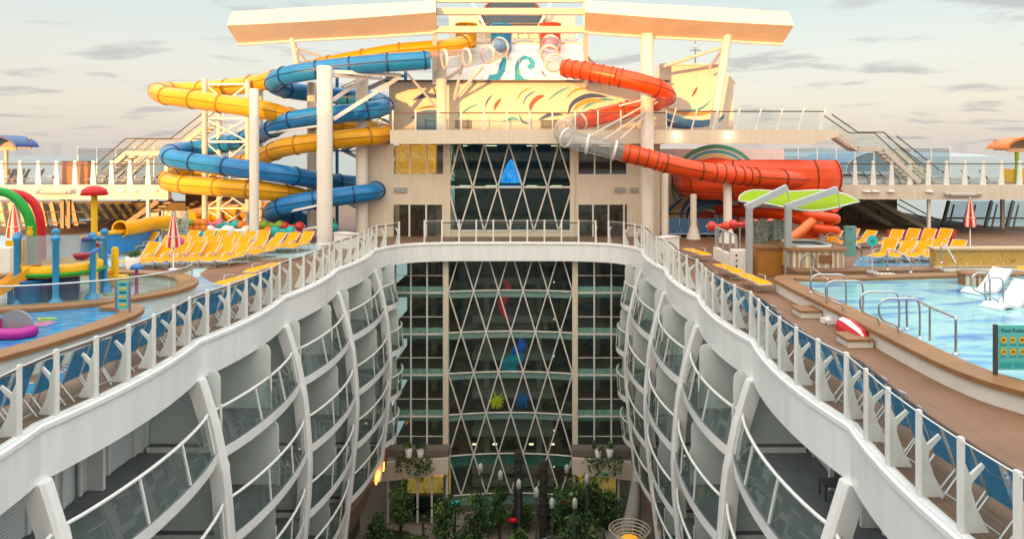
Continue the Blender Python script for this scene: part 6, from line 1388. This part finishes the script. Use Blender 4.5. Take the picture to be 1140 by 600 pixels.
# lime shade
sh = thing('sun_sail', 'lime green leaf shaped sun shade on two grey slanted arms', 'sun shade', (10.6, 34.6, 0)); c = S(889, 221.5, 36.6); m = MB(); n = 28
U_ = [c+Vector((2.95*math.cos(q), 1.9*math.copysign(abs(math.sin(q))**1.15, math.sin(q)), .36*math.copysign(abs(math.sin(q))**1.15, math.sin(q))-.10*math.cos(4*q))) for q in [2*math.pi*k/n for k in range(n)]]
m.add(U_+[c+Vector((0,0,.22))], [(k, (k+1)%n, n) for k in range(n)], 0, True); m.add([p-Vector((0,0,.05)) for p in U_]+[c+Vector((0,0,.16))], [((k+1)%n, k, n) for k in range(n)], 0, True); m.build('fabric', LIME, sh); MB().tube(U_, .045, 6, closed=True).build('rim', ALU, sh)
for px, tipx, tipy in ((834, 876, 209), (877.5, 932, 211)):
    top = S(px, 231, 34.5); tip = S(tipx, tipy, 34.9); MB().bx(top.x-.14,top.x+.14,34.4,34.62,0,top.z).build('post', GREYP, sh); MB().beam(top+Vector((-.15,0,-.02)), tip, .24, .30).build('arm', mat('arm_grey', (.42,.44,.46), .45), sh)
    MB().tube([tip, tip+Vector((.15,0,-.9))], .03, 6).build('stay', ALU, sh)
t = thing('counter', 'orange brown bar counter between the grey shade posts', 'counter', (10.8, 35.2, 0)); MB().bx(wx(844,35.2),wx(875,35.2),35.2,36.2,0,wz(277,35.2)).build('front', mat('counter_orange', (.40,.17,.03), .4, var=.15), t); MB().bx(wx(842,35.2),wx(877,35.2),35.1,36.3,wz(277,35.2)+.003,wz(274.5,35.2)).build('top', WOODC, t)
t = thing('cabinet', 'white cabinet with dark knobs at the foot of the left shade post', 'cabinet', (9.2, 35.4, 0)); MB().bx(wx(817,35.6),wx(833,35.6),35.6,36.3,.01,wz(279,35.6)).build('body', PWHITE, t)
for q in (284, 290, 296): MB().ball(S(820,q,35.55), .05, 8).build('knob', DKGREY, t)
t = thing('low_wall', 'low white wall with grey posts and glass beside the walkway', 'wall', (8.6, 38, 0)); MB().ext([S(794,288,39.6)*1, S(817,300,36.2)*1, S(817,286,36.2)*1, S(794,275,39.6)*1], (.25,.1,0)).build('wall', PW2, t)
for k, px in enumerate((795, 803, 811, 817)):
    f = (px-794)/23; q = Vector(S(794,275,39.6)).lerp(S(817,286,36.2), f)+Vector((.12,.05,0)); MB().bx(q.x-.05,q.x+.05,q.y-.05,q.y+.05,q.z,q.z+1.05).build('post', GREYP, t)
MB().tube([S(795,275,39.6)+Vector((.12,.05,1.05)), S(817,286,36.2)+Vector((.12,.05,1.05))], .05, 6).build('handrail', GREYP, t)
# white wind shelter units at the corners of the atrium railing
for side, px, py, lab in ((-1, 385, 276, 'white low cabinet behind the railing at the left atrium corner'), (1, 742, 281, 'white low cabinet behind the railing at the right atrium corner')):
    c = G(px, py, 0); t = thing('rail_cabinet', lab, 'cabinet', c); MB().box(c+Vector((0,0,.45)), (1.5,.7,.88), R(40*side)).build('body', PWHITE, t); MB().box(c+Vector((0,0,.92)), (1.6,.8,.05), R(40*side)).build('lid', WHITE, t)
# ================================================================ rows of loungers seen on the upper decks
GL = mat('grey_fabric', (.10,.085,.075), .8); gl_ = Stamp(make_lounger('sun_lounger', '', GL, ALU, 50)); k = 0
for i, px in enumerate((112, 126, 140, 154, 168, 182)): q = S(px, 206, 55.2); gl_.put((q.x, q.y, Z16), R(15), '%s dark lounger from the left on the upper left deck' % ORD[i], 'dark loungers on the upper decks')
for i, px in enumerate((956, 972, 990, 1006, 1024, 1042, 1062, 1084, 1104)): q = S(px, 206, 55.2); gl_.put((q.x, q.y, Z16), R(165), '%s dark lounger from the left on the upper right deck' % ORD[i], 'dark loungers on the upper decks')
for i, px in enumerate((6, 22, 38, 54)): q = S(px, 206, 55.2); bup.put((q.x, q.y, Z16), R(15), '%s blue deck chair from the left on the upper left deck' % ORD[i], 'blue deck chairs on the upper left deck')
# sign box like lifebuoy plates on the deck fascias
for px, py, lab in ((60, 214, 'grey loudspeaker bar mounted on the upper left deck band'), (1072, 217, 'grey loudspeaker bar mounted on the upper right deck band')):
    c = S(px, py, 52.6); t = thing('speaker_bar', lab, 'loudspeaker', c); MB().tube([c+Vector((-.95,0,0)), c+Vector((.95,0,0))], .16, 8).build('bar', mat('speaker_grey', (.45,.42,.36), .5), t)
    for d in (-1.15, 1.15): MB().ball(c+Vector((d,-.02,.05)), .2, 10).build('horn', MC['speaker_grey'], t)
# ================================================================ unseen block added behind the viewpoint to keep low sun off the decks
ad_ = thing('sun_blocker', 'tall white block added behind the viewpoint to stop the low sun', 'building', (0, -16, 0)); m = MB(); m.bx(-16, 44, -22, -12, -20, BLOCKER_H); m.bx(-44, -16.01, -22, -12, -20, BLOCKER_H-.5); m.build('walls', WHITE, ad_)
for k in range(4): MB().bx(-40, 40, -11.995, -11.9, .8+k*2.7, 2.0+k*2.7).build('blocker_band', MC['dome_glass'], ad_)
